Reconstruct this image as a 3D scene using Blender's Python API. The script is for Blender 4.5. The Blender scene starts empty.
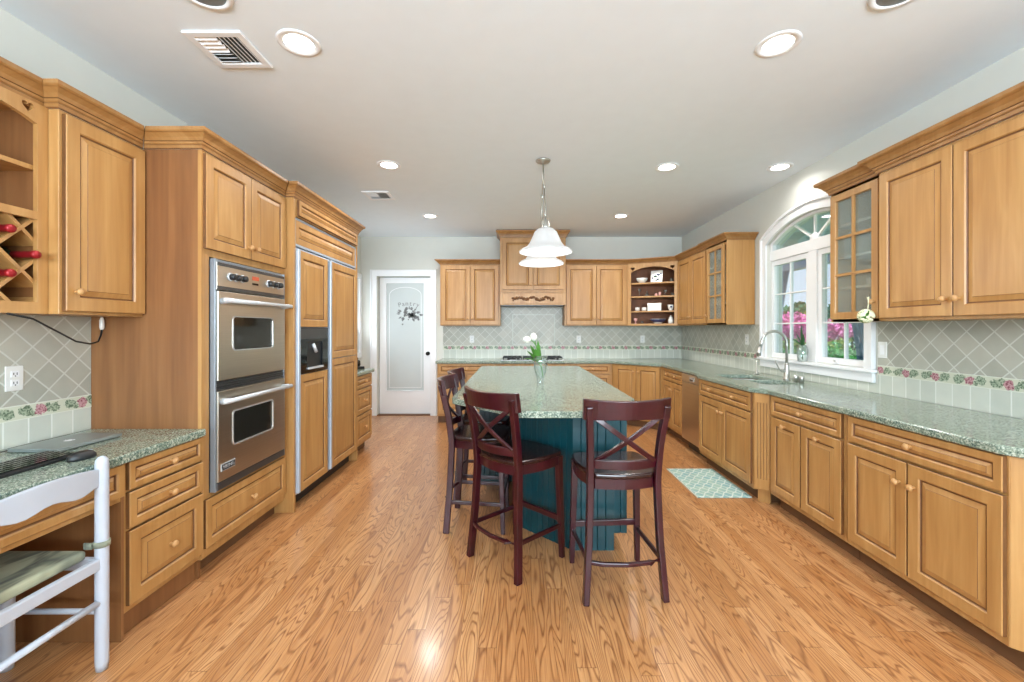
import bpy, bmesh, math, random
from mathutils import Vector, Matrix
random.seed(7)
PI = math.pi
SC = bpy.context.scene
COL = SC.collection
R = math.radians

def srgb(r, g, b):
    f = lambda c: (c/255/12.92) if c/255 <= .04045 else ((c/255+.055)/1.055)**2.4
    return (f(r), f(g), f(b), 1)

# ------------------------------------------------------------------ camera, sky, lights
cd = bpy.data.cameras.new('camera')
cam = bpy.data.objects.new('camera', cd); COL.objects.link(cam)
cam.location = (0, 0, 1.38); cam.rotation_euler = (PI/2, 0, 0)
cd.sensor_width = 36; cd.lens = 36*424/1024
cd.shift_x = -4/1024; cd.shift_y = -12/1024
cd.clip_start = .05
SC.camera = cam

W = bpy.data.worlds.new('sky'); SC.world = W; W.use_nodes = True
wn = W.node_tree.nodes; wl = W.node_tree.links
bg = wn['Background']
tc = wn.new('ShaderNodeTexCoord'); sx = wn.new('ShaderNodeSeparateXYZ'); wl.new(tc.outputs['Generated'], sx.inputs[0])
rp = wn.new('ShaderNodeValToRGB'); wl.new(sx.outputs['Z'], rp.inputs[0])
rp.color_ramp.elements[0].position = 0; rp.color_ramp.elements[0].color = (.70, .86, 1.0, 1)
rp.color_ramp.elements[1].position = .6; rp.color_ramp.elements[1].color = (.55, .74, 1.0, 1)
wl.new(rp.outputs[0], bg.inputs[0]); bg.inputs[1].default_value = 1.7

def light(name, kind, loc, rot, power, color=(1, 1, 1), parent=None, **k):
    l = bpy.data.lights.new(name, kind); l.energy = power; l.color = color
    for a, v in k.items(): setattr(l, a, v)
    o = bpy.data.objects.new(name, l); COL.objects.link(o); o.location = loc; o.rotation_euler = rot; o.parent = parent
    return o
light('sun', 'SUN', (0, 0, 10), (R(36), R(14), 0), 7.5, (1, .96, .9), angle=R(2))   # high, from behind the house
# unseen fill lamps added at the rear and corner, and a side-window sky portal
light('rear_fill', 'AREA', (.14, -2.98, 1.75), (R(132), 0, 0), 600, (.74, .885, 1), shape='RECTANGLE', size=4.4, size_y=1.5)  # added fill, tilted up to wash the ceiling
for nm, lo, rz, sx_, sy_ in (('portal_side', (2.66, 3.82, 1.75), 90, 1.26, 1.35),):
    light(nm, 'AREA', lo, (R(90), 0, R(rz)), 10, shape='RECTANGLE', size=sx_, size_y=sy_).data.cycles.is_portal = True
light('corner_fill', 'AREA', (-2.62, 6.1, 1.6), (R(118), 0, R(-90)), 15, (.86, .94, 1), shape='RECTANGLE', size=1.0, size_y=1.1)  # added lamp in the corner opening, lifts the far ceiling
LAMP_W = 10.5
LAMP_C = (1, .97, .93)
SC.view_settings.view_transform = 'Standard'; SC.view_settings.look = 'None'
SC.view_settings.gamma = 1; SC.view_settings.use_curve_mapping = False
SC.view_settings.exposure = -0.14
try:
    SC.cycles.use_denoising = True; SC.cycles.max_bounces = 10; SC.cycles.diffuse_bounces = 5
    SC.cycles.transparent_max_bounces = 16; SC.cycles.caustics_reflective = False; SC.cycles.caustics_refractive = False
    SC.cycles.sample_clamp_indirect = 6
except Exception: pass

# ------------------------------------------------------------------ materials
class G:
    def __init__(s, name):
        s.m = bpy.data.materials.new(name); s.m.use_nodes = True
        s.nt = s.m.node_tree; s.p = s.nt.nodes['Principled BSDF']; s.out = s.nt.nodes['Material Output']
    def n(s, t, **k):
        n = s.nt.nodes.new('ShaderNode'+t)
        for a, v in k.items(): setattr(n, a, v)
        return n
    def link(s, a, b): s.nt.links.new(a, b)
    def put(s, sock, v):
        if hasattr(v, 'is_linked'): s.link(v, sock)
        else: sock.default_value = v
    def m_(s, op, a, b=0.0, c=None):
        n = s.n('Math', operation=op); s.put(n.inputs[0], a); s.put(n.inputs[1], b)
        if c is not None: s.put(n.inputs[2], c)
        return n.outputs[0]
    def xyz(s):
        t = s.n('TexCoord'); q = s.n('SeparateXYZ'); s.link(t.outputs['Object'], q.inputs[0])
        return q.outputs[0], q.outputs[1], q.outputs[2], t.outputs['Object']
    def comb(s, x, y, z):
        n = s.n('CombineXYZ'); s.put(n.inputs[0], x); s.put(n.inputs[1], y); s.put(n.inputs[2], z); return n.outputs[0]
    def noise(s, vec, scale, detail=3, rough=.5, dist=0):
        n = s.n('TexNoise'); s.put(n.inputs['Vector'], vec); n.inputs['Scale'].default_value = scale
        n.inputs['Detail'].default_value = detail; n.inputs['Roughness'].default_value = rough; n.inputs['Distortion'].default_value = dist
        return n.outputs['Fac']
    def white(s, vec):
        n = s.n('TexWhiteNoise'); s.put(n.inputs['Vector'], vec); return n.outputs['Value']
    def ramp(s, fac, stops, interp='LINEAR'):
        n = s.n('ValToRGB'); s.put(n.inputs[0], fac); cr = n.color_ramp; cr.interpolation = interp
        while len(cr.elements) < len(stops): cr.elements.new(.5)
        for e, (p, c) in zip(cr.elements, stops): e.position = p; e.color = c
        return n.outputs[0]
    def mix(s, fac, a, b, mode='MIX'):
        n = s.n('Mix', data_type='RGBA', blend_type=mode); s.put(n.inputs[0], fac); s.put(n.inputs[6], a); s.put(n.inputs[7], b)
        return n.outputs[2]
    def bump(s, h, strength=.3, dist=.002):
        n = s.n('Bump'); n.inputs['Strength'].default_value = strength; n.inputs['Distance'].default_value = dist
        s.put(n.inputs['Height'], h); s.link(n.outputs[0], s.p.inputs['Normal'])
    def set(s, **k):
        for a, v in k.items():
            a = {'col': 'Base Color', 'rough': 'Roughness', 'metal': 'Metallic', 'coat': 'Coat Weight', 'spec': 'Specular IOR Level',
                 'ecol': 'Emission Color', 'estr': 'Emission Strength', 'trans': 'Transmission Weight', 'ior': 'IOR', 'sheen': 'Sheen Weight', 'crough': 'Coat Roughness'}[a]
            s.put(s.p.inputs[a], v)
        return s

MAT = {}
def flat(name, c, rough=.5, var=.06, scale=8, **k):
    g = G(name); x, y, z, o = g.xyz()
    f = g.noise(o, scale, 3)
    d = tuple(min(1, v*(1-var)) for v in c[:3])+(1,); l = tuple(min(1, v*(1+var)) for v in c[:3])+(1,)
    g.set(col=g.ramp(f, [(.3, d), (.7, l)]), rough=rough, **k); MAT[name] = g.m
    return g.m
flat('wall_paint', srgb(214, 214, 206), .8, .01)
flat('ceiling_paint', srgb(232, 240, 246), .85, .01)
flat('white_trim', srgb(238, 239, 240), .35, .01)
flat('white_chair_paint', srgb(184, 190, 200), .4, .03)
flat('white_plastic', srgb(232, 232, 228), .35, .01)
flat('ceramic', srgb(236, 234, 226), .2, .02)
flat('pink_wax', srgb(226, 170, 160), .5, .04)
flat('glaze', srgb(108, 70, 36), .5, .15, 20)
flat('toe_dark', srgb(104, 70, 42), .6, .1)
flat('black_plastic', srgb(26, 28, 30), .4, .1)
flat('black_gloss', srgb(14, 15, 17), .08, .05)
flat('cast_iron', srgb(24, 25, 26), .5, .1)
flat('grey_lens', srgb(150, 158, 164), .5, .03)
flat('vent_dark', srgb(60, 62, 58), .7, .1)
flat('cherry', srgb(50, 6, 17), .28, .35, 6, coat=.22, crough=.12)
flat('seat_dark', srgb(38, 15, 14), .25, .2, 5, coat=.3)
flat('teal_paint', srgb(3, 60, 68), .38, .08, 4, coat=.15)
flat('aluminium', srgb(205, 210, 214), .35, .03, metal=.35)
flat('trim_steel', srgb(140, 148, 156), .35, .03, metal=.5)
flat('appliance_white', srgb(176, 187, 200), .3, .02, metal=.2)
flat('nickel', srgb(190, 190, 184), .3, .05, metal=.9)
flat('steel', srgb(196, 198, 198), .3, .03, metal=.55)
flat('steel_dark', srgb(96, 98, 100), .35, .05, metal=.8)
flat('laptop_silver', srgb(146, 154, 152), .38, .03, metal=.55)
flat('oven_glass', srgb(34, 32, 28), .06, .1, spec=.8)
flat('red_foil', srgb(150, 30, 36), .3, .15, 30, metal=.3)
flat('bottle_glass', srgb(22, 30, 20), .08, .1)
flat('leaf', srgb(78, 132, 46), .45, .25, 30)
flat('dark_leaf', srgb(40, 82, 40), .45, .25, 30)
flat('tulip_white', srgb(244, 243, 234), .5, .02)
flat('cream_flower', srgb(232, 230, 196), .7, .1, 60)
flat('tree_leaf', srgb(54, 122, 92), .7, .35, 3)
flat('lime_leaf', srgb(158, 176, 80), .7, .3, 3)
flat('pink_blossom', srgb(232, 132, 190), .7, .2, 4)
flat('lawn', srgb(120, 160, 110), .9, .25, 2)
flat('hedge_leaf', srgb(84, 160, 84), .8, .3, 5)
flat('bark', srgb(84, 62, 48), .9, .25, 8)
flat('curtain_blue', srgb(128, 152, 188), .8, .1, 6)
flat('porch_grey', srgb(196, 206, 232), .8, .04)
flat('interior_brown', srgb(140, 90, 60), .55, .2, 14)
flat('pale_interior', srgb(216, 214, 196), .6, .04)
flat('etched', srgb(126, 128, 128), .7, .35, 30)
flat('door_knob_bronze', srgb(40, 36, 32), .35, .1, metal=.7)
flat('pewter', srgb(110, 108, 100), .4, .1, metal=.6)
flat('led_red', srgb(190, 90, 60), .4, .1)

def wood(name, dark, mid, light, rough=.42, sc=1.0):
    g = G(name); x, y, z, o = g.xyz()
    oi = g.n('ObjectInfo')
    sh = g.m_('MULTIPLY', oi.outputs['Random'], 17.0)
    u = g.m_('ADD', g.m_('ADD', x, y), sh)
    v1 = g.comb(g.m_('MULTIPLY', u, 7*sc), 0, g.m_('MULTIPLY', z, .8*sc))
    v2 = g.comb(g.m_('MULTIPLY', u, 60*sc), g.m_('MULTIPLY', y, 20), g.m_('MULTIPLY', z, 2.5*sc))
    f = g.m_('ADD', g.m_('MULTIPLY', g.noise(v1, 1.6, 3, .55, .6), .7), g.m_('MULTIPLY', g.noise(v2, 1.0, 4), .3))
    c = g.ramp(f, [(.30, dark), (.5, mid), (.7, light)])
    g.set(col=c, rough=rough, coat=.12, crough=.25); MAT[name] = g.m
wood('maple', srgb(160, 113, 61), srgb(176, 130, 75), srgb(191, 147, 91))
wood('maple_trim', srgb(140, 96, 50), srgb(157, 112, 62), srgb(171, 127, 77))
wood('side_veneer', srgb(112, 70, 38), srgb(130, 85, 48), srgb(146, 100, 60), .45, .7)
wood('knob_wood', srgb(176, 130, 80), srgb(186, 140, 88), srgb(196, 150, 98), .35)

def granite():
    g = G('granite'); x, y, z, o = g.xyz()
    a = g.noise(o, 9, 3); b = g.noise(o, 120, 3, .65); c = g.noise(o, 210, 2, .6)
    base = g.ramp(a, [(.35, srgb(100, 118, 106)), (.65, srgb(124, 138, 122))])
    base = g.mix(g.ramp(b, [(.50, (0, 0, 0, 1)), (.60, (1, 1, 1, 1))]), base, srgb(182, 190, 174))
    base = g.mix(g.ramp(b, [(.33, (1, 1, 1, 1)), (.43, (0, 0, 0, 1))]), base, srgb(48, 68, 64))
    base = g.mix(g.ramp(c, [(.62, (0, 0, 0, 1)), (.68, (1, 1, 1, 1))]), base, srgb(36, 50, 50))
    g.set(col=base, rough=.18, coat=.1, crough=.08, spec=.5); MAT['granite'] = g.m
granite()

def oak():
    g = G('oak_floor'); x, y, z, o = g.xyz()
    pw = .083
    px = g.m_('DIVIDE', x, pw); ix = g.m_('FLOOR', px); fx = g.m_('FRACT', px)
    r1 = g.white(g.comb(ix, 3.7, 0))
    py = g.m_('ADD', g.m_('DIVIDE', y, 1.25), g.m_('MULTIPLY', r1, 7.3)); iy = g.m_('FLOOR', py); fy = g.m_('FRACT', py)
    rnd = g.white(g.comb(ix, iy, 1.3)); rnd2 = g.white(g.comb(ix, iy, 8.1))
    # cathedral grain: contour lines of a long stretched noise
    vec = g.comb(g.m_('ADD', g.m_('MULTIPLY', x, 9.5), g.m_('MULTIPLY', rnd, 40)), g.m_('ADD', g.m_('MULTIPLY', y, 1.0), g.m_('MULTIPLY', rnd2, 30)), g.m_('MULTIPLY', rnd, 9))
    nz = g.noise(vec, 1.0, 1.5, .45, .25)
    ring = g.m_('FRACT', g.m_('MULTIPLY', nz, 22))
    tri = g.m_('ABSOLUTE', g.m_('SUBTRACT', ring, .5))
    fine = g.noise(g.comb(g.m_('MULTIPLY', x, 170), g.m_('MULTIPLY', y, 5), rnd), 1.0, 3)
    base = g.ramp(rnd, [(0, srgb(178, 122, 72)), (.35, srgb(192, 138, 88)), (.7, srgb(204, 152, 102)), (1, srgb(182, 126, 76))])
    line = g.ramp(tri, [(.0, (1, 1, 1, 1)), (.07, (.75, .75, .75, 1)), (.22, (0, 0, 0, 1))])
    l2 = g.m_('MULTIPLY', line, g.ramp(fine, [(.3, (.45, .45, .45, 1)), (.65, (.9, .9, .9, 1))]))
    c = g.mix(l2, base, srgb(118, 66, 32))
    c = g.mix(g.ramp(fine, [(.35, (.35, .35, .35, 1)), (.6, (0, 0, 0, 1))]), c, srgb(136, 78, 40))
    ex = g.m_('MINIMUM', fx, g.m_('SUBTRACT', 1, fx)); ey = g.m_('MINIMUM', fy, g.m_('SUBTRACT', 1, fy))
    gap = g.m_('MAXIMUM', g.m_('LESS_THAN', ex, .012), g.m_('LESS_THAN', ey, .0012))
    c = g.mix(g.m_('MULTIPLY', gap, .55), c, srgb(84, 48, 24))
    g.set(col=c, rough=g.m_('ADD', .24, g.m_('MULTIPLY', fine, .12)), coat=.25, crough=.15)
    g.bump(g.m_('SUBTRACT', 1, gap), .15, .001); MAT['oak_floor'] = g.m
oak()

def tiles(name, diag, c1, c2, grout, pitch=.1016):
    g = G(name); x, y, z, o = g.xyz(); u = g.m_('ADD', x, y)
    if diag:
        p = g.m_('DIVIDE', g.m_('ADD', u, z), pitch*math.sqrt(2)); q = g.m_('DIVIDE', g.m_('SUBTRACT', u, z), pitch*math.sqrt(2))
        fp, fq = g.m_('FRACT', p), g.m_('FRACT', q)
        e = g.m_('MINIMUM', g.m_('MINIMUM', fp, g.m_('SUBTRACT', 1, fp)), g.m_('MINIMUM', fq, g.m_('SUBTRACT', 1, fq)))
        rnd = g.white(g.comb(g.m_('FLOOR', p), g.m_('FLOOR', q), .5))
    else:
        p = g.m_('DIVIDE', u, pitch); fp = g.m_('FRACT', p); e = g.m_('MINIMUM', fp, g.m_('SUBTRACT', 1, fp))
        rnd = g.white(g.comb(g.m_('FLOOR', p), 2.0, .5))
    gm = g.ramp(e, [(.025, (1, 1, 1, 1)), (.045, (0, 0, 0, 1))])
    mott = g.noise(o, 14, 4)
    tl = g.mix(g.m_('ADD', g.m_('MULTIPLY', rnd, .5), g.m_('MULTIPLY', mott, .5)), c1, c2)
    g.set(col=g.mix(gm, tl, grout), rough=.35); g.bump(g.m_('SUBTRACT', 1, gm), .3, .002); MAT[name] = g.m
tiles('diamond_tile', True, srgb(160, 160, 147), srgb(194, 192, 178), srgb(206, 207, 198))
tiles('square_tile', False, srgb(190, 195, 184), srgb(214, 216, 204), srgb(228, 230, 222))

def floral(name, zc, ph):
    g = G(name); x, y, z, o = g.xyz(); u = g.m_('ADD', x, y)
    U = g.m_('MULTIPLY', g.m_('SUBTRACT', g.m_('FRACT', g.m_('ADD', g.m_('DIVIDE', u, .2), ph)), .5), .2); V = g.m_('SUBTRACT', z, zc)
    nz = g.noise(o, 110, 3); nz2 = g.noise(o, 60, 2)
    def ell(cu, cv, ru, rv):
        a = g.m_('DIVIDE', g.m_('SUBTRACT', U, cu), ru); b = g.m_('DIVIDE', g.m_('SUBTRACT', V, cv), rv)
        d = g.m_('ADD', g.m_('MULTIPLY', a, a), g.m_('MULTIPLY', b, b))
        return g.m_('LESS_THAN', g.m_('ADD', d, g.m_('MULTIPLY', g.m_('SUBTRACT', nz2, .5), 2.2)), .8)
    lf = ell(-.06, .004, .034, .026)
    for e in ((.06, .0, .036, .026), (-.034, -.012, .018, .016), (.034, .014, .02, .016)): lf = g.m_('MAXIMUM', lf, ell(*e))
    ro = ell(0, 0, .030, .029)
    c = g.mix(lf, srgb(206, 208, 188), g.ramp(nz, [(.4, srgb(84, 104, 80)), (.55, srgb(164, 176, 152))]))
    c = g.mix(ro, c, g.ramp(nz, [(.4, srgb(132, 66, 80)), (.55, srgb(196, 150, 154))]))
    ed = g.m_('GREATER_THAN', g.m_('ABSOLUTE', V), .031)
    c = g.mix(ed, c, srgb(222, 224, 212))
    g.set(col=c, rough=.35); g.bump(g.m_('MAXIMUM', lf, ro), .4, .003); MAT[name] = g.m
floral('floral_wall', 1.083, .085); floral('floral_desk', .9855, .76)

def brushed(name, c, rough=.3):
    g = G(name); x, y, z, o = g.xyz()
    f = g.noise(g.comb(g.m_('MULTIPLY', x, 2), g.m_('MULTIPLY', y, 2), g.m_('MULTIPLY', z, 220)), 1.0, 3)
    g.set(col=g.ramp(f, [(.3, tuple(v*.9 for v in c[:3])+(1,)), (.7, c)]), rough=rough, metal=1.0); MAT[name] = g.m
brushed('brushed_steel', srgb(214, 205, 190), .33)
def clear(name, tint, refl=.06, milky=0.0, mcol=(.6, .65, .62, 1)):
    g = G(name); nt = g.nt; nt.nodes.remove(g.p)
    t = g.n('BsdfTransparent'); t.inputs[0].default_value = tint
    gl = g.n('BsdfGlossy'); gl.inputs['Roughness'].default_value = .02
    lw = g.n('LayerWeight'); lw.inputs[0].default_value = .25
    f = g.m_('ADD', refl, g.m_('MULTIPLY', lw.outputs['Fresnel'], .5))
    mx = g.n('MixShader'); g.link(f, mx.inputs[0]); g.link(t.outputs[0], mx.inputs[1]); g.link(gl.outputs[0], mx.inputs[2])
    res = mx
    if milky:
        df = g.n('BsdfDiffuse'); df.inputs[0].default_value = mcol
        m2 = g.n('MixShader'); m2.inputs[0].default_value = milky; g.link(mx.outputs[0], m2.inputs[1]); g.link(df.outputs[0], m2.inputs[2]); res = m2
    g.link(res.outputs[0], g.out.inputs[0]); MAT[name] = g.m
clear('window_glass', (.97, .99, 1, 1), .01)
clear('seeded_glass', (.95, .97, .96, 1), .03, .16, srgb(186, 200, 196))
clear('vase_glass', (.93, .97, .96, 1), .08, .05, (.8, .85, .84, 1))
flat('frosted_glass', srgb(196, 203, 202), .3, .03, 3)
def glow(name, c, s):
    g = G(name); g.set(col=c, ecol=c, estr=s, rough=.4); MAT[name] = g.m
glow('lamp_lens', (1, .97, .93, 1), 9)
g_ = G('shade_glass'); g_.set(col=(.36, .36, .36, 1), ecol=(1, .985, .96, 1), estr=.38, rough=.3); MAT['shade_glass'] = g_.m
def rug_mat():
    g = G('lattice_rug'); x, y, z, o = g.xyz()
    p = g.m_('DIVIDE', g.m_('ADD', x, g.m_('MULTIPLY', y, .8)), .078); q = g.m_('DIVIDE', g.m_('SUBTRACT', x, g.m_('MULTIPLY', y, .8)), .078)
    wob = g.m_('MULTIPLY', g.m_('SINE', g.m_('MULTIPLY', g.m_('ADD', p, q), PI)), .08)
    fp, fq = g.m_('FRACT', g.m_('ADD', p, wob)), g.m_('FRACT', g.m_('ADD', q, wob))
    e = g.m_('MINIMUM', g.m_('MINIMUM', fp, g.m_('SUBTRACT', 1, fp)), g.m_('MINIMUM', fq, g.m_('SUBTRACT', 1, fq)))
    ln = g.ramp(e, [(.07, (1, 1, 1, 1)), (.11, (0, 0, 0, 1))])
    c = g.mix(ln, g.ramp(g.noise(o, 9), [(.4, srgb(136, 172, 170)), (.6, srgb(160, 186, 170))]), srgb(198, 208, 198))
    g.set(col=c, rough=.9); MAT['lattice_rug'] = g.m
rug_mat()
def cushion_mat():
    g = G('cushion_fabric'); x, y, z, o = g.xyz()
    f = g.noise(g.comb(g.m_('MULTIPLY', x, 5), g.m_('MULTIPLY', y, 1.5), z), 3, 2, .5, .8)
    g.set(col=g.ramp(f, [(.35, srgb(78, 80, 78)), (.5, srgb(132, 136, 116)), (.62, srgb(172, 174, 146))]), rough=.85); MAT['cushion_fabric'] = g.m
cushion_mat()

# ------------------------------------------------------------------ mesh builder
class MB:
    def __init__(s): s.v = []; s.f = []; s.m = []; s.sm = []; s.M = Matrix()
    def add(s, vs, fs, mat=0, smooth=False):
        o = len(s.v); s.v += [tuple(s.M @ Vector(p)) for p in vs]
        for f in fs: s.f.append([o+i for i in f]); s.m.append(mat); s.sm.append(smooth)
    def box(s, x0, x1, y0, y1, z0, z1, mat=0):
        s.add([(x0,y0,z0),(x1,y0,z0),(x1,y1,z0),(x0,y1,z0),(x0,y0,z1),(x1,y0,z1),(x1,y1,z1),(x0,y1,z1)],
              [(3,2,1,0),(4,5,6,7),(0,1,5,4),(1,2,6,5),(2,3,7,6),(3,0,4,7)], mat); return s
    def prism(s, poly, z0, z1, mat=0):
        n = len(poly); s.add([(x,y,z0) for x,y in poly]+[(x,y,z1) for x,y in poly],
            [tuple(range(n-1,-1,-1)), tuple(range(n,2*n))]+[(i,(i+1)%n,n+(i+1)%n,n+i) for i in range(n)], mat); return s
    def plate(s, outer, holes, t, mat=0):
        """outline with holes in local xy, from z=0 to z=t"""
        bm = bmesh.new(); es = []
        for lp in [outer]+list(holes):
            vs = [bm.verts.new((x, y, 0)) for x, y in lp]
            es += [bm.edges.new((vs[i], vs[(i+1) % len(vs)])) for i in range(len(vs))]
        bmesh.ops.triangle_fill(bm, use_beauty=True, use_dissolve=False, edges=es)
        bm.verts.index_update(); n = len(bm.verts)
        vs = [tuple(v.co) for v in bm.verts]; fs = []
        for f in bm.faces:
            i = [v.index for v in f.verts]
            if f.normal.z < 0: i = i[::-1]
            fs.append(tuple(k+n for k in i)); fs.append(tuple(i[::-1]))
        bd = [e for e in bm.edges if len(e.link_faces) == 1]
        for e in bd:
            a, b = e.verts[0].index, e.verts[1].index; fs.append((a, b, b+n, a+n))
        s.add(vs+[(x, y, t) for x, y, z in vs], fs, mat); bm.free(); return s
    def panel(s, x0, x1, z0, z1, st=.055, y=0.0, glaze=1, raise_=.034):
        """raised-panel front facing -y"""
        rings = [(0,0),(0,-.017),(.003,-.020),(st,-.020),(st+.005,-.014),(st+.008,-.010),(st+.013,-.010),(st+.013+raise_,-.0170),(st+.0145+raise_,-.0185)]
        mats = [glaze,0,0,0,glaze,glaze,0,glaze]
        vs = []
        for i, d in rings: vs += [(x0+i,y+d,z0+i),(x1-i,y+d,z0+i),(x1-i,y+d,z1-i),(x0+i,y+d,z1-i)]
        for k in range(len(rings)-1):
            a, b = 4*k, 4*k+4
            s.add(vs[a:a+8], [(j,(j+1)%4,4+(j+1)%4,4+j) for j in range(4)], mats[k])
        s.add(vs[-4:], [(0,1,2,3)], 0); s.add(vs[:4], [(3,2,1,0)], 0); return s
    def frame(s, x0, x1, z0, z1, st, y=0.0, t=.02, mat=0):
        """open frame facing -y"""
        rings = [(0,0),(0,-t+.003),(.003,-t),(st-.004,-t),(st,-t+.006),(st,0),(0,0)]
        vs = []
        for i, d in rings: vs += [(x0+i,y+d,z0+i),(x1-i,y+d,z0+i),(x1-i,y+d,z1-i),(x0+i,y+d,z1-i)]
        for k in range(len(rings)-1):
            s.add(vs[4*k:4*k+8], [(j,(j+1)%4,4+(j+1)%4,4+j) for j in range(4)], mat)
        return s
    def lathe(s, prof, c=(0,0,0), axis='z', seg=20, mat=0, smooth=True, cap=True):
        n = len(prof); vs = []
        for r, h in prof:
            for k in range(seg):
                a = 2*PI*k/seg; p = (r*math.cos(a), r*math.sin(a), h)
                if axis == '-y': p = (p[0], -p[2], p[1])
                elif axis == 'y': p = (p[0], p[2], -p[1])
                elif axis == 'x': p = (p[2], p[0], p[1])
                vs.append((c[0]+p[0], c[1]+p[1], c[2]+p[2]))
        fs = [(i*seg+k, i*seg+(k+1)%seg, (i+1)*seg+(k+1)%seg, (i+1)*seg+k) for i in range(n-1) for k in range(seg)]
        if cap and prof[0][0] > 1e-5: fs.append(tuple(range(seg-1,-1,-1)))
        if cap and prof[-1][0] > 1e-5: fs.append(tuple((n-1)*seg+k for k in range(seg)))
        s.add(vs, fs, mat, smooth); return s
    def tube(s, pts, r, seg=8, mat=0, rect=None):
        """round tube, or rect=(w,d) bar whose w side stays nearest local x"""
        pts = [Vector(p) for p in pts]; n = len(pts); vs = []
        rs = r if isinstance(r, (list, tuple)) else [r]*n
        up = None
        for i, p in enumerate(pts):
            t = (pts[min(i+1,n-1)]-pts[max(i-1,0)]).normalized()
            ref = (Vector((1,0,0)) if rect else (up or Vector((.13,.2,1)))) 
            if abs(t.dot(ref)) > .95: ref = Vector((0,1,0)) if rect else Vector((1,.1,.05))
            a = (ref - t*ref.dot(t)).normalized(); b = t.cross(a)
            if rect:
                w, d = rect[0]/2*rs[i], rect[1]/2*rs[i]
                vs += [tuple(p+a*w*x+b*d*y) for x, y in ((-1,-1),(1,-1),(1,1),(-1,1))]
            else:
                up = a
                vs += [tuple(p+(a*math.cos(2*PI*k/seg)+b*math.sin(2*PI*k/seg))*rs[i]) for k in range(seg)]
        if rect: seg = 4
        fs = [(i*seg+k, i*seg+(k+1)%seg, (i+1)*seg+(k+1)%seg, (i+1)*seg+k) for i in range(n-1) for k in range(seg)]
        fs += [tuple(range(seg-1,-1,-1)), tuple((n-1)*seg+k for k in range(seg))]
        s.add(vs, fs, mat, not rect); return s
    def sweep(s, prof, path, z0, mat=0, dark=()):
        """profile (out, up) swept along a plan path, outward on the right-hand side"""
        P = [Vector((p[0], p[1])) for p in path]; n = len(P); nor = []
        for i in range(n-1):
            d = (P[i+1]-P[i]).normalized(); nor.append(Vector((d.y, -d.x)))
        vs = []
        for i in range(n):
            if i == 0: m = nor[0]; k = 1
            elif i == n-1: m = nor[-1]; k = 1
            else: m = (nor[i-1]+nor[i]).normalized(); k = 1/max(.2, m.dot(nor[i]))
            vs += [(P[i].x+m.x*k*o, P[i].y+m.y*k*o, z0+u) for o, u in prof]
        q = len(prof)
        fs = [(i*q+j, (i+1)*q+j, (i+1)*q+(j+1)%q, i*q+(j+1)%q) for i in range(n-1) for j in range(q)]
        fs += [tuple(range(q)), tuple((n-1)*q+j for j in range(q-1,-1,-1))]
        k0 = len(s.m); s.add(vs, fs, mat)
        for i in range(n-1):
            for j in dark: s.m[k0+i*q+j] = 1
        return s
    def build(s, name, mats, parent=None, bevel=0, seg=2, smooth=False, loc=None):
        if isinstance(mats, str): mats = [mats]
        me = bpy.data.meshes.new(name); me.from_pydata(s.v, [], s.f)
        for m in mats: me.materials.append(MAT[m])
        for p, mi, sm in zip(me.polygons, s.m, s.sm): p.material_index = min(mi, len(mats)-1); p.use_smooth = sm or smooth
        bm = bmesh.new(); bm.from_mesh(me); bmesh.ops.recalc_face_normals(bm, faces=bm.faces); bm.to_mesh(me); bm.free()
        o = bpy.data.objects.new(name, me); COL.objects.link(o)
        if parent: o.parent = parent
        if loc: o.location = loc
        if bevel:
            b = o.modifiers.new('edge', 'BEVEL'); b.width = bevel; b.segments = seg; b.limit_method = 'ANGLE'; b.angle_limit = R(40)
        return o

def thing(name, label, cat, loc=(0,0,0), rz=0, group=None):
    o = bpy.data.objects.new(name, None); o.empty_display_size = .1; COL.objects.link(o)
    o.location = loc; o.rotation_euler = (0, 0, rz)
    return tag(o, label, cat, group)
def tag(o, label, cat, group=None):
    o['label'] = label; o['category'] = cat
    if group: o['group'] = group
    return o
def struct(o, label=None):
    o['kind'] = 'structure'
    if label: o['label'] = label
    return o
def children(o): return [c for c in list(COL.objects) if c.parent == o]
def dup(o, parent=None):
    c = o.copy(); COL.objects.link(c); c.parent = parent
    for ch in children(o): dup(ch, c)
    return c
def dup_thing(o, loc, rz=None, label=None):
    c = dup(o); c.location = loc
    if rz is not None: c.rotation_euler = (0, 0, rz)
    if label: c['label'] = label
    return c
def text_mesh(name, txt, size, mat, parent, M, ext=.0006, track=1.0, shear=0):
    cu = bpy.data.curves.new(name, 'FONT'); cu.body = txt; cu.size = size; cu.align_x = 'CENTER'; cu.align_y = 'CENTER'
    cu.extrude = ext; cu.space_character = track; cu.shear = shear
    t = bpy.data.objects.new(name+'_src', cu); COL.objects.link(t)
    bpy.context.view_layer.update()
    me = bpy.data.meshes.new_from_object(t.evaluated_get(bpy.context.evaluated_depsgraph_get()))
    bpy.data.objects.remove(t); me.transform(M); me.materials.clear(); me.materials.append(MAT[mat])
    o = bpy.data.objects.new(name, me); COL.objects.link(o); o.parent = parent
    return o
# maps a plate's (x, y, z) onto walls: x->along, y->up, z->thickness away from the room
def MX(x0): return Matrix(((0,0,1,x0),(1,0,0,0),(0,1,0,0),(0,0,0,1)))          # right-hand wall plane (u = world Y)
def MY(y0): return Matrix(((1,0,0,0),(0,0,1,y0),(0,1,0,0),(0,0,0,1)))          # end wall plane (u = X), thickness +Y
def rect(x0, x1, y0, y1): return [(x0,y0),(x1,y0),(x1,y1),(x0,y1)]
def arc(cx, cy, r, a0, a1, n): return [(cx+r*math.cos(R(a0+(a1-a0)*i/n)), cy+r*math.sin(R(a0+(a1-a0)*i/n))) for i in range(n+1)]

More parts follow.
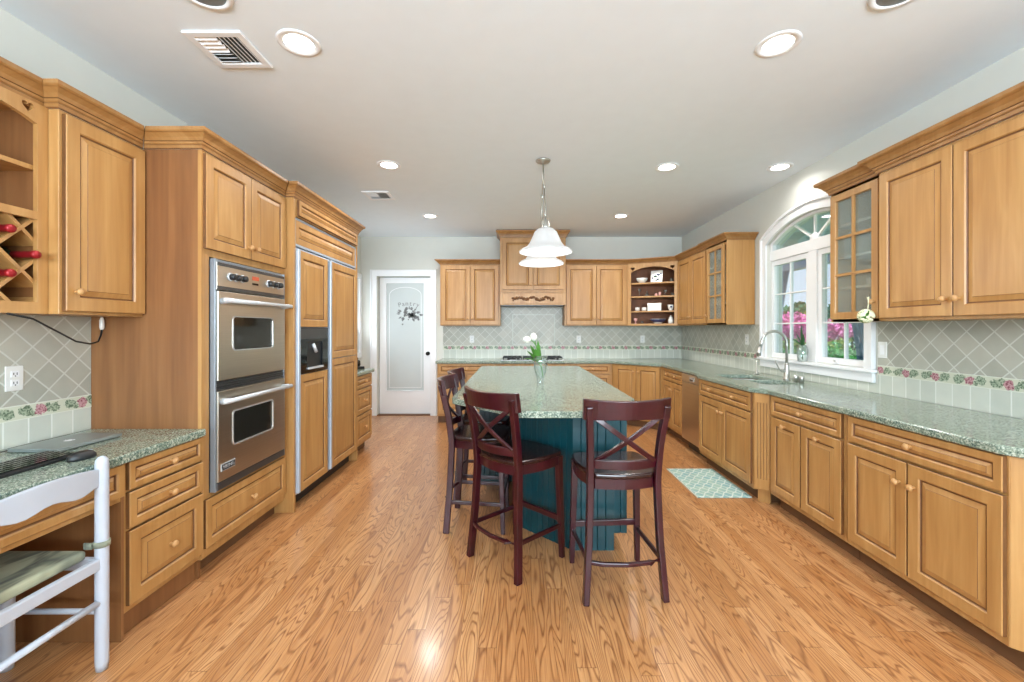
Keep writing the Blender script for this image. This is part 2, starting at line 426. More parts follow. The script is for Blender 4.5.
# ------------------------------------------------------------------ room shell
XL, XLF, XR, YB, YN, ZC = -2.35, -2.468, 2.637, 6.75, -3.0, 2.846
struct(MB().box(XLF-.3, XR+.16, YN-.16, YB+.9, -.12, 0).build('floor', 'oak_floor'))
struct(MB().box(XLF-.3, XR+.16, YN-.16, YB+.9, ZC, ZC+.12).build('ceiling', 'ceiling_paint'))
b = MB(); b.box(XLF-.16, XL, YN, 4.5, 0, ZC); struct(b.build('wall_left', 'wall_paint'))
b = MB(); b.M = MX(XLF-.16); b.plate(rect(4.501, YB+.15, 0, ZC), [rect(5.55, 6.66, 1.0, 2.18)], .16); struct(b.build('wall_left_far', 'wall_paint'))
# window wall: arched opening
WC, WZ, WR = 3.82, 1.215, 1.225
def arch_poly(y0, y1, z0, r):
    a0 = math.degrees(math.acos((y1-WC)/r)); a1 = math.degrees(math.acos((y0-WC)/r))
    return [(y0, z0), (y1, z0)] + arc(WC, WZ, r, a0, a1, 20)
OPEN = arch_poly(3.185, 4.455, 1.085, WR)
b = MB(); b.M = MX(XR); b.plate(rect(YN, YB+.15, 0, ZC), [OPEN], .16); struct(b.build('wall_right', 'wall_paint'))
DX0, DX1, DZ = -2.215, -1.362, 2.222
b = MB(); b.M = MY(YB); b.plate([(XLF, 0), (DX0, 0), (DX0, DZ), (DX1, DZ), (DX1, 0), (XR, 0), (XR, ZC), (XLF, ZC)], [], .15); struct(b.build('wall_back', 'wall_paint'))
struct(MB().box(-2.45, -1.1, YB+.5, YB+.6, 0, ZC).build('wall_pantry', 'wall_paint'))
b = MB(); b.M = MY(YN-.15); b.plate(rect(XLF, XR, 0, ZC), [rect(-2.1, 2.38, 1.05, 2.65)], .15); struct(b.build('wall_near', 'wall_paint'))

# pantry door
d = thing('door_1', None, None, (0, YB, 0)); del d['label']; del d['category']; struct(d, 'white pantry door with a tall frosted glass panel')
b = MB(); b.M = MY(-.022); b.plate([(DX0-.1, .001), (DX0, .001), (DX0, DZ), (DX1, DZ), (DX1, .001), (DX1+.1, .001), (DX1+.1, DZ+.1), (DX0-.1, DZ+.1)], [], .021)
b.M = MY(-.036); b.plate([(DX0-.1, .001), (DX0-.075, .001), (DX0-.075, DZ+.075), (DX1+.075, DZ+.075), (DX1+.075, .001), (DX1+.1, .001), (DX1+.1, DZ+.1), (DX0-.1, DZ+.1)], [], .014)
b.build('door_casing', 'white_trim', d, .004)
b = MB(); b.M = MY(.095)
b.plate(rect(DX0+.012, DX1-.008, .012, DZ-.012), [rect(-2.092, -1.490, .385, 2.118)], .04)
b.M = MY(.088); b.plate(rect(-2.104, -1.478, .373, 2.130), [rect(-2.092, -1.490, .385, 2.118)], .008)
b.M = Matrix(); 
b.build('door_leaf', 'white_trim', d, .003)
b = MB(); b.box(-2.092, -1.490, .110, .118, .385, 2.118)
gp = b.build('glass_panel', 'frosted_glass', d)
b = MB(); b.M = MY(.1075)
o1 = [(-2.05, .43), (-1.53, .43)] + [(-1.79+.26*math.cos(R(a)), 1.93+.13*math.sin(R(a))) for a in range(0, 181, 12)]
i1 = [(-2.042, .438), (-1.538, .438)] + [(-1.79+.252*math.cos(R(a)), 1.93+.122*math.sin(R(a))) for a in range(0, 181, 12)]
b.plate(o1, [i1], .002)
b.build('etched_border', 'white_trim', gp)
# etched word on a shallow arch, and a fruit spray below it
for k, ch in enumerate('Pantry'):
    a = (k-2.5)*.115
    M = Matrix.Translation((-1.735+math.sin(a)*.52, .1075, 1.36+math.cos(a)*.52-.09)) @ Matrix.Rotation(a, 4, 'Y') @ Matrix.Rotation(PI/2, 4, 'X')
    text_mesh('letter', ch, .105, 'etched', gp, M)
b = MB(); rr = random.Random(5)
for k in range(34):
    x = -1.74+rr.gauss(0, .075); z = 1.62+rr.gauss(0, .045)-abs(x+1.74)*.25; r = rr.uniform(.012, .03)
    b.lathe([(r, 0), (r*.9, .0015)], (x, .109, z), '-y', 10)
for k in range(12):
    a = rr.uniform(0, 6.28); x = -1.74+.13*math.cos(a); z = 1.62+.07*math.sin(a)
    b.add([(x, .108, z), (x+.03*math.cos(a+.5), .108, z+.03*math.sin(a+.5)), (x+.07*math.cos(a), .108, z+.07*math.sin(a)), (x+.03*math.cos(a-.5), .108, z+.03*math.sin(a-.5))], [(0,1,2,3)])
b.build('etched_fruit', 'etched', gp)
b = MB(); b.lathe([(.03, 0), (.03, .006), (.012, .01), (.012, .03), (.028, .04), (.030, .055), (.022, .066), (0, .07)], (-1.418, .095, .985), '-y'); b.build('door_handle', 'door_knob_bronze', d)
b = MB(); b.box(DX0, DX1, .0, .15, .0005, .011); b.build('threshold', 'toe_dark', d)

# arched window over the sink
w = thing('window_1', None, None); del w['label']; del w['category']; struct(w, 'white arched double window over the sink')
b = MB(); b.M = MX(XR-.022); b.plate(arch_poly(3.105, 4.535, 1.085, WR+.098), [arch_poly(3.19, 4.45, 1.086, WR-.006)], .021)
b.M = MX(XR-.036); b.plate(arch_poly(3.105, 4.535, 1.085, WR+.098), [arch_poly(3.13, 4.51, 1.086, WR+.072)], .014)
b.build('casing', 'white_trim', w, .004)
b = MB(); b.prism([(XR-.055, 3.085), (XR-.001, 3.085), (XR-.001, 3.186), (XR+.15, 3.186), (XR+.15, 4.454), (XR-.001, 4.454), (XR-.001, 4.556), (XR-.055, 4.556)], 1.058, 1.084); b.build('sill', 'white_trim', w, .006)
b = MB(); b.box(XR-.028, XR-.0005, 3.105, 4.54, .985, 1.057); b.build('apron', 'white_trim', w, .005)
b = MB(); b.M = MX(XR+.03)
b.plate(arch_poly(3.187, 4.453, 2.085, WR-.002), [arch_poly(3.225, 4.415, 2.19, WR-.03)], .08); b.build('transom_frame', 'white_trim', w, .004)
b = MB()
cz = 2.19
for a in (35, 90, 145):
    dy, dz = math.cos(R(a)), math.sin(R(a))
    t = (.225 if a == 90 else .34)
    b.M = Matrix.Translation((XR+.06, WC, cz)) @ Matrix.Rotation(R(a), 4, 'X')
    b.box(-.010, .010, .05, t+.0, -.009, .009)
b.M = Matrix(); b.lathe([(.06, 0), (.06, .024)], (XR+.048, WC, cz), 'x', 24)
b.build('sunburst_bars', 'white_trim', w)
b = MB(); b.box(XR+.03, XR+.12, WC-.055, WC+.055, 1.085, 2.085); b.build('mullion', 'white_trim', w, .004)
for (y0, y1) in ((3.188, WC-.056), (WC+.056, 4.452)):
    b = MB(); b.M = MX(XR+.045); b.plate(rect(y0, y1, 1.0855, 2.084), [rect(y0+.045, y1-.045, 1.135, 2.035)], .05)
    b.M = Matrix(); h = (2.035-1.135)/3
    for k in (1, 2): b.box(XR+.055, XR+.085, y0+.04, y1-.04, 1.135+k*h-.007, 1.135+k*h+.007)
    ym = (y0+y1)/2; b.box(XR+.055, XR+.085, ym-.007, ym+.007, 1.13, 2.04)
    s = b.build('sash', 'white_trim', w, .003)
    g_ = MB(); g_.box(XR+.068, XR+.072, y0+.04, y1-.04, 1.13, 2.04); g_.build('pane', 'window_glass', s)
b = MB(); b.M = MX(XR+.068); b.plate(arch_poly(3.22, 4.42, 2.185, WR-.025), [], .004); b.build('pane', 'window_glass', w)
b = MB(); b.box(XR+.03, XR+.045, 3.52, 3.58, 1.09, 1.125); b.tube([(XR+.03, 3.55, 1.11), (XR+.0, 3.52, 1.125), (XR-.005, 3.47, 1.13)], .006); b.build('crank_handle', 'white_trim', w)
# window beyond the refrigerator
w2 = thing('window_2', None, None); del w2['label']; del w2['category']; struct(w2, 'white window at the far corner beyond the refrigerator')
b = MB(); b.M = MX(XLF+.001); b.plate(rect(5.47, 6.735, .93, 2.25), [rect(5.56, 6.65, 1.01, 2.17)], .02); b.build('casing', 'white_trim', w2, .004)
b = MB(); b.M = MX(XLF-.10); b.plate(rect(5.551, 6.659, 1.001, 2.179), [rect(5.60, 6.61, 1.05, 2.13)], .05)
b.M = Matrix(); b.box(XLF-.09, XLF-.06, 6.10, 6.12, 1.05, 2.13); b.box(XLF-.09, XLF-.06, 5.6, 6.61, 1.70, 1.74); s = b.build('sash', 'white_trim', w2, .003)
b = MB(); b.box(XLF-.077, XLF-.073, 5.6, 6.61, 1.04, 2.14); b.build('pane', 'window_glass', s)
# unseen glazing added behind the photographer to let in sky light
w3 = thing('added_window', None, None); del w3['label']; del w3['category']; struct(w3)
b = MB(); b.M = MY(YN-.12); b.plate(rect(-2.099, 2.379, 1.051, 2.649), [rect(-2.03, -.7, 1.12, 2.58), rect(-.62, .9, 1.12, 2.58), rect(.98, 2.31, 1.12, 2.58)], .06); b.build('sash', 'white_trim', w3)
# baseboards
struct(MB().box(XLF+.001, DX0-.101, YB-.016, YB-.001, .0005, .13).build('baseboard_back', 'white_trim', bevel=.003))
struct(MB().box(XLF+.001, XLF+.015, 5.02, YB-.017, .0005, .13).build('baseboard_left', 'white_trim', bevel=.003))

# ------------------------------------------------------------------ cabinets
CROWN = [(0,0),(.008,0),(.008,.003),(.011,.013),(.011,.0155),(.016,.019),(.018,.026),(.022,.028),(.029,.040),(.043,.053),(.050,.055),(.055,.060),(.055,.073),(0,.073)]
LIGHTRAIL = [(0,0),(.004,0),(.008,.006),(.008,.020),(0,.020)]
ZU, ZT = 1.43, 2.36          # wall-cabinet bottom and top
def knob(parent, x, z, y=-.02):
    b = MB(); b.lathe([(.009, 0), (.007, .006), (.007, .012), (.015, .018), (.0175, .025), (.014, .032), (.006, .036), (0, .0365)], (x, y, z), '-y', 14)
    return b.build('knob', 'knob_wood', parent)
def front(kind, parent, x0, x1, z0, z1, knobs=(), st=None):
    st = st if st is not None else (.055 if kind == 'door' else min(.042, (z1-z0)*.22))
    rz = .024 if (z1-z0) > .25 else .014
    b = MB(); b.panel(x0, x1, z0, z1, st, -.0006, 1, rz)
    o = b.build(kind, ['maple', 'glaze'], parent)
    for k in knobs: knob(o, *k)
    return o
def glass_front(parent, x0, x1, z0, z1, knobs, cols=2, rows=3, st=.05):
    b = MB(); b.frame(x0, x1, z0, z1, st, -.0006)
    for c in range(1, cols):
        x = x0+st+(x1-x0-2*st)*c/cols; b.box(x-.009, x+.009, -.018, -.004, z0+st-.002, z1-st+.002)
    for r in range(1, rows):
        z = z0+st+(z1-z0-2*st)*r/rows; b.box(x0+st-.002, x1-st+.002, -.018, -.004, z-.009, z+.009)
    o = b.build('door', 'maple', parent)
    g_ = MB(); g_.box(x0+st-.005, x1-st+.005, -.0035, -.001, z0+st-.005, z1-st+.005); g_.build('glass_pane', 'seeded_glass', o)
    for k in knobs: knob(o, *k)
    return o
CROWN_N = [(o*1.40, u*1.40) for o, u in CROWN]; CROWN_F = [(o*1.36, u*.95) for o, u in CROWN]; CROWN_L = [(o*1.12, u*1.36) for o, u in CROWN]
def crown(parent, path, z=ZT, prof=CROWN_F):
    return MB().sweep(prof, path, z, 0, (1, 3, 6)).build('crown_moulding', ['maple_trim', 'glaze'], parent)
def solid(parent, w, dep, z0, z1, mat='maple', side=None):
    b = MB(); b.box(0, w, 0, dep, z0, z1); return b.build('carcass', mat, parent, .002, 1)
def hollow(parent, w, dep, z0, z1, shelves, inner='pale_interior', stile=.03, rail=.04):
    b = MB(); t = .018
    b.box(0, t, 0, dep, z0, z1); b.box(w-t, w, 0, dep, z0, z1); b.box(t, w-t, dep-.01, dep, z0, z1, 1)
    b.box(t, w-t, 0, dep-.01, z0, z0+t); b.box(t, w-t, 0, dep-.01, z1-t, z1)
    b.box(t, t+.002, .02, dep-.01, z0+t, z1-t, 1); b.box(w-t-.002, w-t, .02, dep-.01, z0+t, z1-t, 1)
    b.box(t, stile, 0, .018, z0, z1); b.box(w-stile, w-t, 0, .018, z0, z1); b.box(stile, w-stile, 0, .018, z0, z0+rail); b.box(stile, w-stile, 0, .018, z1-rail, z1)
    o = b.build('carcass', ['maple', inner], parent)
    for z in shelves: MB().box(t+.003, w-t-.003, .025, dep-.012, z-.009, z+.009).build('shelf', 'pale_interior', parent)
    return o
def base(name, label, loc, rz, w, dep, fronts, group=None, zt=.873, toe=.105, toe_in=.075, open_top=False, toe_mat='toe_dark'):
    t = thing(name, label, 'cabinet', loc, rz, group)
    b = MB()
    if open_top: b.box(0, w, 0, dep, toe, .66); b.box(0, w, 0, .02, .66, zt); b.box(0, .02, .02, dep, .66, zt); b.box(w-.02, w, .02, dep, .66, zt); b.box(.02, w-.02, dep-.02, dep, .66, zt)
    else: b.box(0, w, 0, dep, toe, zt)
    b.build('carcass', 'maple', t, .002, 1)
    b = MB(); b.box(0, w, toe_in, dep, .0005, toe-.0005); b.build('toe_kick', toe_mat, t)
    for f in fronts: front(f[0], t, *f[1:])
    return t
def dr(x0, x1, z0, z1, n=1):
    return ('drawer', x0, x1, z0, z1, [(x0+(x1-x0)*(k+1)/(n+1) if n == 1 else x0+(x1-x0)*(.27+.46*k), (z0+z1)/2, -.0375+.019) for k in range(n)])
def pair(w, z0, z1, m=.03, kz=None, up=True):
    c = w/2; kz = kz or (z1-.09 if up else z0+.09)
    return [('door', m, c-.003, z0, z1, [(c-.032, kz)]), ('door', c+.003, w-m, z0, z1, [(c+.032, kz)])]
LW, RW, NW = R(90), R(-90), 0
GU = 'maple wall cabinets'; GB = 'maple base cabinets'

# --- window-wall run (origin at each unit's far end; local x runs towards the photographer)
FX = 1.975; DEP = XR-.012-FX
def rloc(y, x=FX): return (x, y, 0)
c1 = base('base_cabinet', 'base cabinet at the near end of the window run, one wide drawer over two doors', rloc(2.527), RW, .83, DEP,
     [dr(.025, .822, .722, .868), ('door', .025, .401, .142, .708, [(.363, .60)]), ('door', .409, .822, .142, .708, [(.445, .60)])], GB)
b = MB(); b.prism([(.8305, .0), (.955, .125), (.955, DEP), (.8305, DEP)], .105, .873); b.build('end_panel', 'maple', c1, .003)
base('base_cabinet', 'base cabinet between the fluted sink corner and the near end unit', rloc(3.288), RW, .757, DEP,
     [dr(.03, .735, .722, .868), ('door', .03, .363, .142, .708, [(.20, .665)]), ('door', .375, .735, .142, .708, [(.545, .665)])], GB)
SX = 1.895
sk = base('sink_cabinet', 'bumped-out sink base cabinet with fluted corner post under the faucet', rloc(4.372, SX), RW, 1.0, XR-.012-SX,
     [dr(.025, .975, .722, .868, 2)]+pair(1.0, .142, .708, .025), GB, open_top=True)
b = MB(); L = .1131
b.M = Matrix.Translation((1.0, 0, 0)) @ Matrix.Rotation(R(45), 4, 'Z')
b.box(.0005, L-.0005, 0, .03, .12, .873)
b.box(.004, L-.004, -.006, 0, .12, .20); b.box(.004, L-.004, -.006, 0, .80, .873)
for k in range(5):
    x = .014+k*.0213
    b.box(x-.007, x+.007, -.005, 0, .20, .80)
for k in range(4): b.box(.0232+k*.0213, .0262+k*.0213, -.0012, 0, .20, .80, 1)
b.box(.012, L-.012, .05, .08, .0005, .1195, 0)
b.build('fluted_post', ['maple', 'glaze'], sk, .002)
dw = thing('dishwasher', 'stainless steel dishwasher between the sink cabinet and the corner', 'dishwasher', rloc(4.968, 1.965), RW)
b = MB(); b.box(0, .592, 0, .60, .105, .873); b.build('body', 'steel_dark', dw)
b = MB(); b.box(.003, .589, -.022, -.0005, .115, .775); b.build('door_panel', 'brushed_steel', dw, .004)
b = MB(); b.box(.003, .589, -.026, -.0005, .780, .868); b.build('control_strip', 'brushed_steel', dw, .004)
b = MB(); b.box(.24, .35, -.034, -.026, .80, .845); b.box(.255, .335, -.036, -.034, .806, .822, 1); b.build('latch', ['steel', 'black_plastic'], dw, .002)
b = MB(); b.box(0, .592, .06, .60, .0005, .1045); b.build('toe_kick', 'black_plastic', dw)
base('base_cabinet', 'narrow two-door base cabinet between the dishwasher and the corner unit', rloc(5.672), RW, .70, DEP,
     [dr(.02, .68, .722, .868, 2)]+pair(.70, .142, .708, .02), GB)
# diagonal corner unit
A = Vector((1.405, 6.205)); B = Vector((FX, 5.674)); Ld = (B-A).length; ang = math.atan2(B.y-A.y, B.x-A.x)
cc = thing('corner_cabinet', 'diagonal corner base cabinet with two full-height doors', 'cabinet', (A.x, A.y, 0), ang, GB)
def w2l(px, py):
    v = Matrix.Rotation(-ang, 2) @ Vector((px-A.x, py-A.y)); return (v.x, v.y)
def inset_diag(k):
    n = Vector((math.sin(ang)*-1, math.cos(ang)))*k
    return [w2l(A.x+.001+n.x, A.y+n.y), w2l(B.x+n.x, B.y+.002+n.y), w2l(XR-.012, 5.676+n.y*0), w2l(XR-.012, YB-.012), w2l(1.407, YB-.012)]
pg = [(0, 0), (Ld, 0), w2l(XR-.012, 5.675), w2l(XR-.012, YB-.012), w2l(1.406, YB-.012)]
b = MB(); b.prism(pg, .105, .873); b.build('carcass', 'maple', cc, .002, 1)
pgt = [(.06, .075), (Ld-.06, .075), w2l(XR-.012, 5.72), w2l(XR-.012, YB-.012), w2l(1.45, YB-.012)]
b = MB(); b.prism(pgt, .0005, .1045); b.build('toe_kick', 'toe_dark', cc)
for f in (('door', .045, Ld/2-.003, .142, .862, [(Ld/2-.035, .78)]), ('door', Ld/2+.003, Ld-.045, .142, .862, [(Ld/2+.035, .78)])): front(*((f[0], cc)+f[1:]))
# --- back run
FY = 6.205; DB = YB-.012-FY
base('base_cabinet', 'base cabinet beside the pantry door, drawer above two doors', (-1.152, FY, 0), NW, .86, DB, [dr(.02, .84, .722, .868)]+pair(.86, .142, .708, .02), GB)
base('base_cabinet', 'base cabinet under the gas cooktop', (-.291, FY, 0), NW, 1.122, DB, [dr(.05, 1.07, .722, .868, 2)]+pair(1.122, .142, .708, .05), GB)
base('base_cabinet', 'three-drawer base cabinet between the cooktop unit and the diagonal corner', (.832, FY, 0), NW, .572, DB, [dr(.03, .54, .722, .868), dr(.03, .54, .44, .708), dr(.03, .54, .142, .426)], GB)

# --- worktops
def slab(name, label, outline, holes, z, t=.04, bev=.009):
    b = MB(); b.M = Matrix.Translation((0, 0, z-t)); b.plate(outline, holes, t)
    return tag(b.build(name, 'granite', None, bev, 3), label, 'worktop')
xe = XR-.0115; ce = .014
n = Vector((math.sin(ang), -math.cos(ang)))*.03
def rr_rect(x0, x1, y0, y1, r):
    return arc(x1-r, y0+r, r, -90, 0, 5)+arc(x1-r, y1-r, r, 0, 90, 5)+arc(x0+r, y1-r, r, 90, 180, 5)+arc(x0+r, y0+r, r, 180, 270, 5)
out = [(xe, 1.555), (2.095, 1.555), (FX-.032+.03, 1.648), (FX-.036, 1.715), (FX-.036, 3.27), (FX-.05, 3.295), (SX-.02, 3.375), (SX-.036, 3.40), (SX-.036, 4.36), (SX-.02, 4.385), (FX-.05, 4.43), (FX-.036, 4.45),
       (B.x-.036, B.y-.02), (A.x-.012, A.y-.036), (-1.175, FY-.036), (-1.175, YB-.0115), (xe, YB-.0115)]
BOWLS = [(2.03, 2.40, 3.905, 4.34), (2.10, 2.40, 3.57, 3.865)]
slab('worktop', 'green granite worktop running along the window wall and behind the island', out, [rr_rect(*q, .06) for q in BOWLS], .914)
sink = thing('sink', 'double-bowl stainless undermount sink below the arched window', 'sink', (2.2, 3.95, .873))
for (x0, x1, y0, y1) in BOWLS:
    b = MB(); o = rr_rect(x0-2.2-.004, x1-2.2+.004, y0-3.95-.004, y1-3.95+.004, .062); i = [(x*.93+((x0+x1)/2-2.2)*.07, y*.93+((y0+y1)/2-3.95)*.07) for x, y in o]
    m = len(o)
    vs = [(x, y, -.001) for x, y in o]+[(x, y, -.15) for x, y in o]+[(x, y, -.17) for x, y in i]
    b.add(vs, [(k, (k+1)%m, m+(k+1)%m, m+k) for k in range(m)]+[(m+k, m+(k+1)%m, 2*m+(k+1)%m, 2*m+k) for k in range(m)]+[tuple(range(2*m, 3*m))], 0, True)
    bo = b.build('bowl', 'steel', sink)
    sm = bo.modifiers.new('wall', 'SOLIDIFY'); sm.thickness = .0015
    d_ = MB(); d_.lathe([(.04, 0), (.04, .003), (.02, .004), (0, .002)], ((x0+x1)/2-2.2, (y0+y1)/2-3.95, -.169)); d_.build('drain', 'steel_dark', bo)

# --- wall cabinets, window wall (face x = 2.32)
UX = 2.322; DU = XR-.012-UX
def upper(label, loc, rz, w, dep, z0=ZU, z1=ZT, grp=GU):
    t = thing('wall_cabinet', label, 'cabinet', loc, rz, grp); solid(t, w, dep, z0, z1); return t
u = upper('wall cabinet of two tall solid doors over the near end of the window run', rloc(2.675, 2.292), RW, .935, XR-.012-2.292)
for f in pair(.935, ZU+.018, ZT-.02, .02, None, False): front(f[0], u, *f[1:])
crown(u, [(-.001, .0235), (0, .0235), (0, 0), (.935, 0), (.935, DU+.03)], ZT, CROWN_N)
u = thing('wall_cabinet', 'glass-door wall cabinet beside the arched window, a flower ball on its knob', 'cabinet', rloc(3.115, 2.316), RW, GU)
hollow(u, .436, XR-.012-2.316, ZU, ZT, (1.67, 1.89, 2.12)); glass_front(u, .016, .422, ZU+.018, ZT-.02, [(.397, 1.555)])
crown(u, [(0, DU), (0, 0), (.4395, 0), (.4395, -.001)], ZT, CROWN_N)
u = thing('wall_cabinet', 'glass-door wall cabinet on the far side of the arched window', 'cabinet', rloc(5.172, UX), RW, GU)
hollow(u, .512, DU, ZU, ZT, (1.67, 1.89, 2.12)); glass_front(u, .05, .462, ZU+.018, ZT-.02, [(.075, 1.54)])
crown(u, [(-.001, .0215), (0, .0215), (0, 0), (.512, 0), (.512, DU)])
u = upper('two-door wall cabinet between the open corner shelves and the far glass cabinet', rloc(6.130, UX+.022), RW, .956, DU-.022)
for f in pair(.956, ZU+.018, ZT-.02, .025, None, False): front(f[0], u, *f[1:])
crown(u, [(0, 0), (.9575, 0), (.9575, -.001)])
# --- wall cabinets, back wall
UY = 6.44; DBU = YB-.012-UY
u = upper('two-door wall cabinet left of the range hood', (-1.151, UY, 0), NW, .914, DBU)
for f in pair(.914, ZU+.018, ZT-.02, .025, None, False): front(f[0], u, *f[1:])
crown(u, [(0, DBU), (0, 0), (.914, 0)])
u = upper('two-door wall cabinet between the range hood and the open corner shelves', (.738, UY, 0), NW, .96, DBU)
for f in pair(.96, ZU+.018, ZT-.02, .025, None, False): front(f[0], u, *f[1:])
crown(u, [(0, 0), (.96, 0)])
# range hood
h = thing('range_hood', 'tall maple range hood cabinet with carved garland, reaching the ceiling', 'range hood', (-.236, 6.29, 0), 0)
HD = YB-.012-6.29
b = MB(); b.box(.0, .973, 0, HD, 1.945, 2.74); b.build('carcass', 'maple', h, .002, 1)
for f in pair(.973, 1.965, 2.715, .035, 2.03): front(f[0], h, *f[1:])
b = MB(); b.box(-.0, .973, -.03, HD, 1.735, 1.925); b.box(-.0, .973, -.045, HD, 1.925, 1.9445); 
b.box(.03, .943, .02, HD-.05, 1.725, 1.7349, 1); bd = b.build('hood_band', ['maple', 'steel_dark'], h, .003)
b = MB(); b.box(.05, .923, -.036, -.0305, 1.755, 1.905); b.build('band_panel', 'maple', bd, .003)
b = MB(); rr = random.Random(2)
for k in range(80):
    t_ = -1+2*k/79; x = .4865+t_*.30; z = 1.848-.030*abs(math.sin(t_*PI*1.5))+rr.uniform(-.018, .018); r = rr.uniform(.011, .019)
    b.lathe([(r, 0), (r*.9, .006), (r*.5, .011), (0, .013)], (x, -.036, z), '-y', 8)
b.build('carved_garland', 'glaze', bd)
crown(h, [(0, HD), (0, 0), (.973, 0), (.973, HD)], 2.74, [(o*1.1, q*1.35) for o, q in CROWN])
# diagonal open shelves in the corner
A2 = Vector((1.700, UY)); B2 = Vector((UX+.022, 6.132)); L2 = (B2-A2).length; an2 = math.atan2(B2.y-A2.y, B2.x-A2.x)
os_ = thing('corner_shelf_cabinet', 'open diagonal corner wall cabinet with shelves of dishes', 'cabinet', (A2.x, A2.y, 0), an2, GU)
def q2(px, py):
    v = Matrix.Rotation(-an2, 2) @ Vector((px-A2.x, py-A2.y)); return (v.x, v.y)
C3, C4, C5 = q2(XR-.012, 6.132), q2(XR-.012, YB-.012), q2(1.700, YB-.012)
foot = [(0, 0), (L2, 0), C3, C4, C5]
def seg(b, p, q, t, z0, z1, mat=0):
    p, q = Vector(p), Vector(q); d_ = (q-p).normalized(); nn = Vector((-d_.y, d_.x))*t
    b.prism([tuple(p), tuple(q), tuple(q+nn), tuple(p+nn)], z0, z1, mat)
b = MB(); b.prism(foot, ZU, ZU+.03); b.prism(foot, ZT-.02, ZT)
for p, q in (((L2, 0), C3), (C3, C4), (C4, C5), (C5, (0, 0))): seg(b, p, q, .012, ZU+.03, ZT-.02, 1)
for k in range(26):      # beaded back boards
    for p, q in ((C3, C4), (C4, C5)):
        p, q = Vector(p), Vector(q); c_ = p+(q-p)*(k+.5)/26; d_ = (q-p).normalized(); nn = Vector((-d_.y, d_.x))
        e0 = c_-d_*.008+nn*.012; e1 = c_+d_*.008+nn*.012
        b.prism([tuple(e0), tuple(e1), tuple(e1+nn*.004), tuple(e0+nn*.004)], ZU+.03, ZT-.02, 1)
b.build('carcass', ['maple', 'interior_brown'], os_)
def heart(cx, cy, s):
    return [(cx+s*.0625*16*math.sin(t)**3, cy+s*.0625*(13*math.cos(t)-5*math.cos(2*t)-2*math.cos(3*t)-math.cos(4*t))) for t in [2*PI*k/24 for k in range(24)]]
def faceframe(parent, w, z0, z1, st, top, rise, rail, hearts, t=.02):
    """face frame with an arched valance and heart cut-outs"""
    zi = z1-top; n_ = 16
    ins = [(st, z0+rail), (w-st, z0+rail), (w-st, zi-rise)] + [(w-st-(w-2*st)*k/n_, zi-rise+rise*math.sin(PI*k/n_)**.8) for k in range(1, n_)] + [(st, zi-rise)]
    b = MB(); b.M = Matrix(((1,0,0,0),(0,0,-1,0),(0,1,0,z0*0),(0,0,0,1)))
    b.plate(rect(0, w, z0, z1), [ins]+[heart(x, z, s) for x, z, s in hearts], t)
    return b.build('face_frame', 'maple', parent, .0015, 1)
faceframe(os_, L2, ZU, ZT, .05, .055, .075, .03, [(.075, ZT-.075, .03), (L2-.075, ZT-.075, .03)])
pin = [(.02, .03), (L2-.02, .03), (C3[0]-.02, C3[1]+.02), (C4[0], C4[1]-.02), (C5[0]+.015, C5[1]-.015)]
SHZ = (1.652, 1.873, 2.075)
for z in SHZ:
    b = MB(); b.prism([(.02, .004), (L2-.02, .004), (C3[0]-.022, C3[1]+.015), (C4[0]-.004, C4[1]-.025), (C5[0]+.02, C5[1]-.02)], z-.022, z); b.build('shelf', 'maple', os_)
tx = q2(A2.x-.001, A2.y); ty = q2(B2.x, B2.y-.001)
crown(os_, [tx, (0, 0), (L2, 0), ty])

# --- oven tower wall (face x = -1.735, doors at -1.715)
TX = -1.735
def lloc(y, x): return (x, y, 0)
TD = TX-XL-.003
ov = thing('oven_cabinet', 'tall maple oven cabinet with plain side, double oven set in it', 'cabinet', lloc(2.338, TX), LW)
TW = .838
b = MB(); b.box(.02, TW, 0, TD, .105, .449); b.box(.02, TW, 0, TD, 1.79, 2.37); b.box(.02, .058, 0, TD, .449, 1.79); b.box(TW-.044, TW, 0, TD, .449, 1.79); b.box(.058, TW-.044, TD-.02, TD, .449, 1.79)
b.build('carcass', 'maple', ov)
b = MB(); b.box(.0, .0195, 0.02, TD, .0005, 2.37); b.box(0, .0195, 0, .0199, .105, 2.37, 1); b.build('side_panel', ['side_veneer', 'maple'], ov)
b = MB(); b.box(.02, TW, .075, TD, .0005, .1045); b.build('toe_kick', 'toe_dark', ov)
for f in (('door', .012, .412, 1.83, 2.355, [(.38, 1.90)]), ('door', .418, .822, 1.83, 2.355, [(.45, 1.90)])): front(f[0], ov, *f[1:])
front('drawer', ov, .012, .822, .16, .428, [(.417, .295)])
crown(ov, [(-.001, .3175), (0, .3175), (0, 0), (TW-.001, 0), (TW-.001, -.001)], 2.371, CROWN_L)
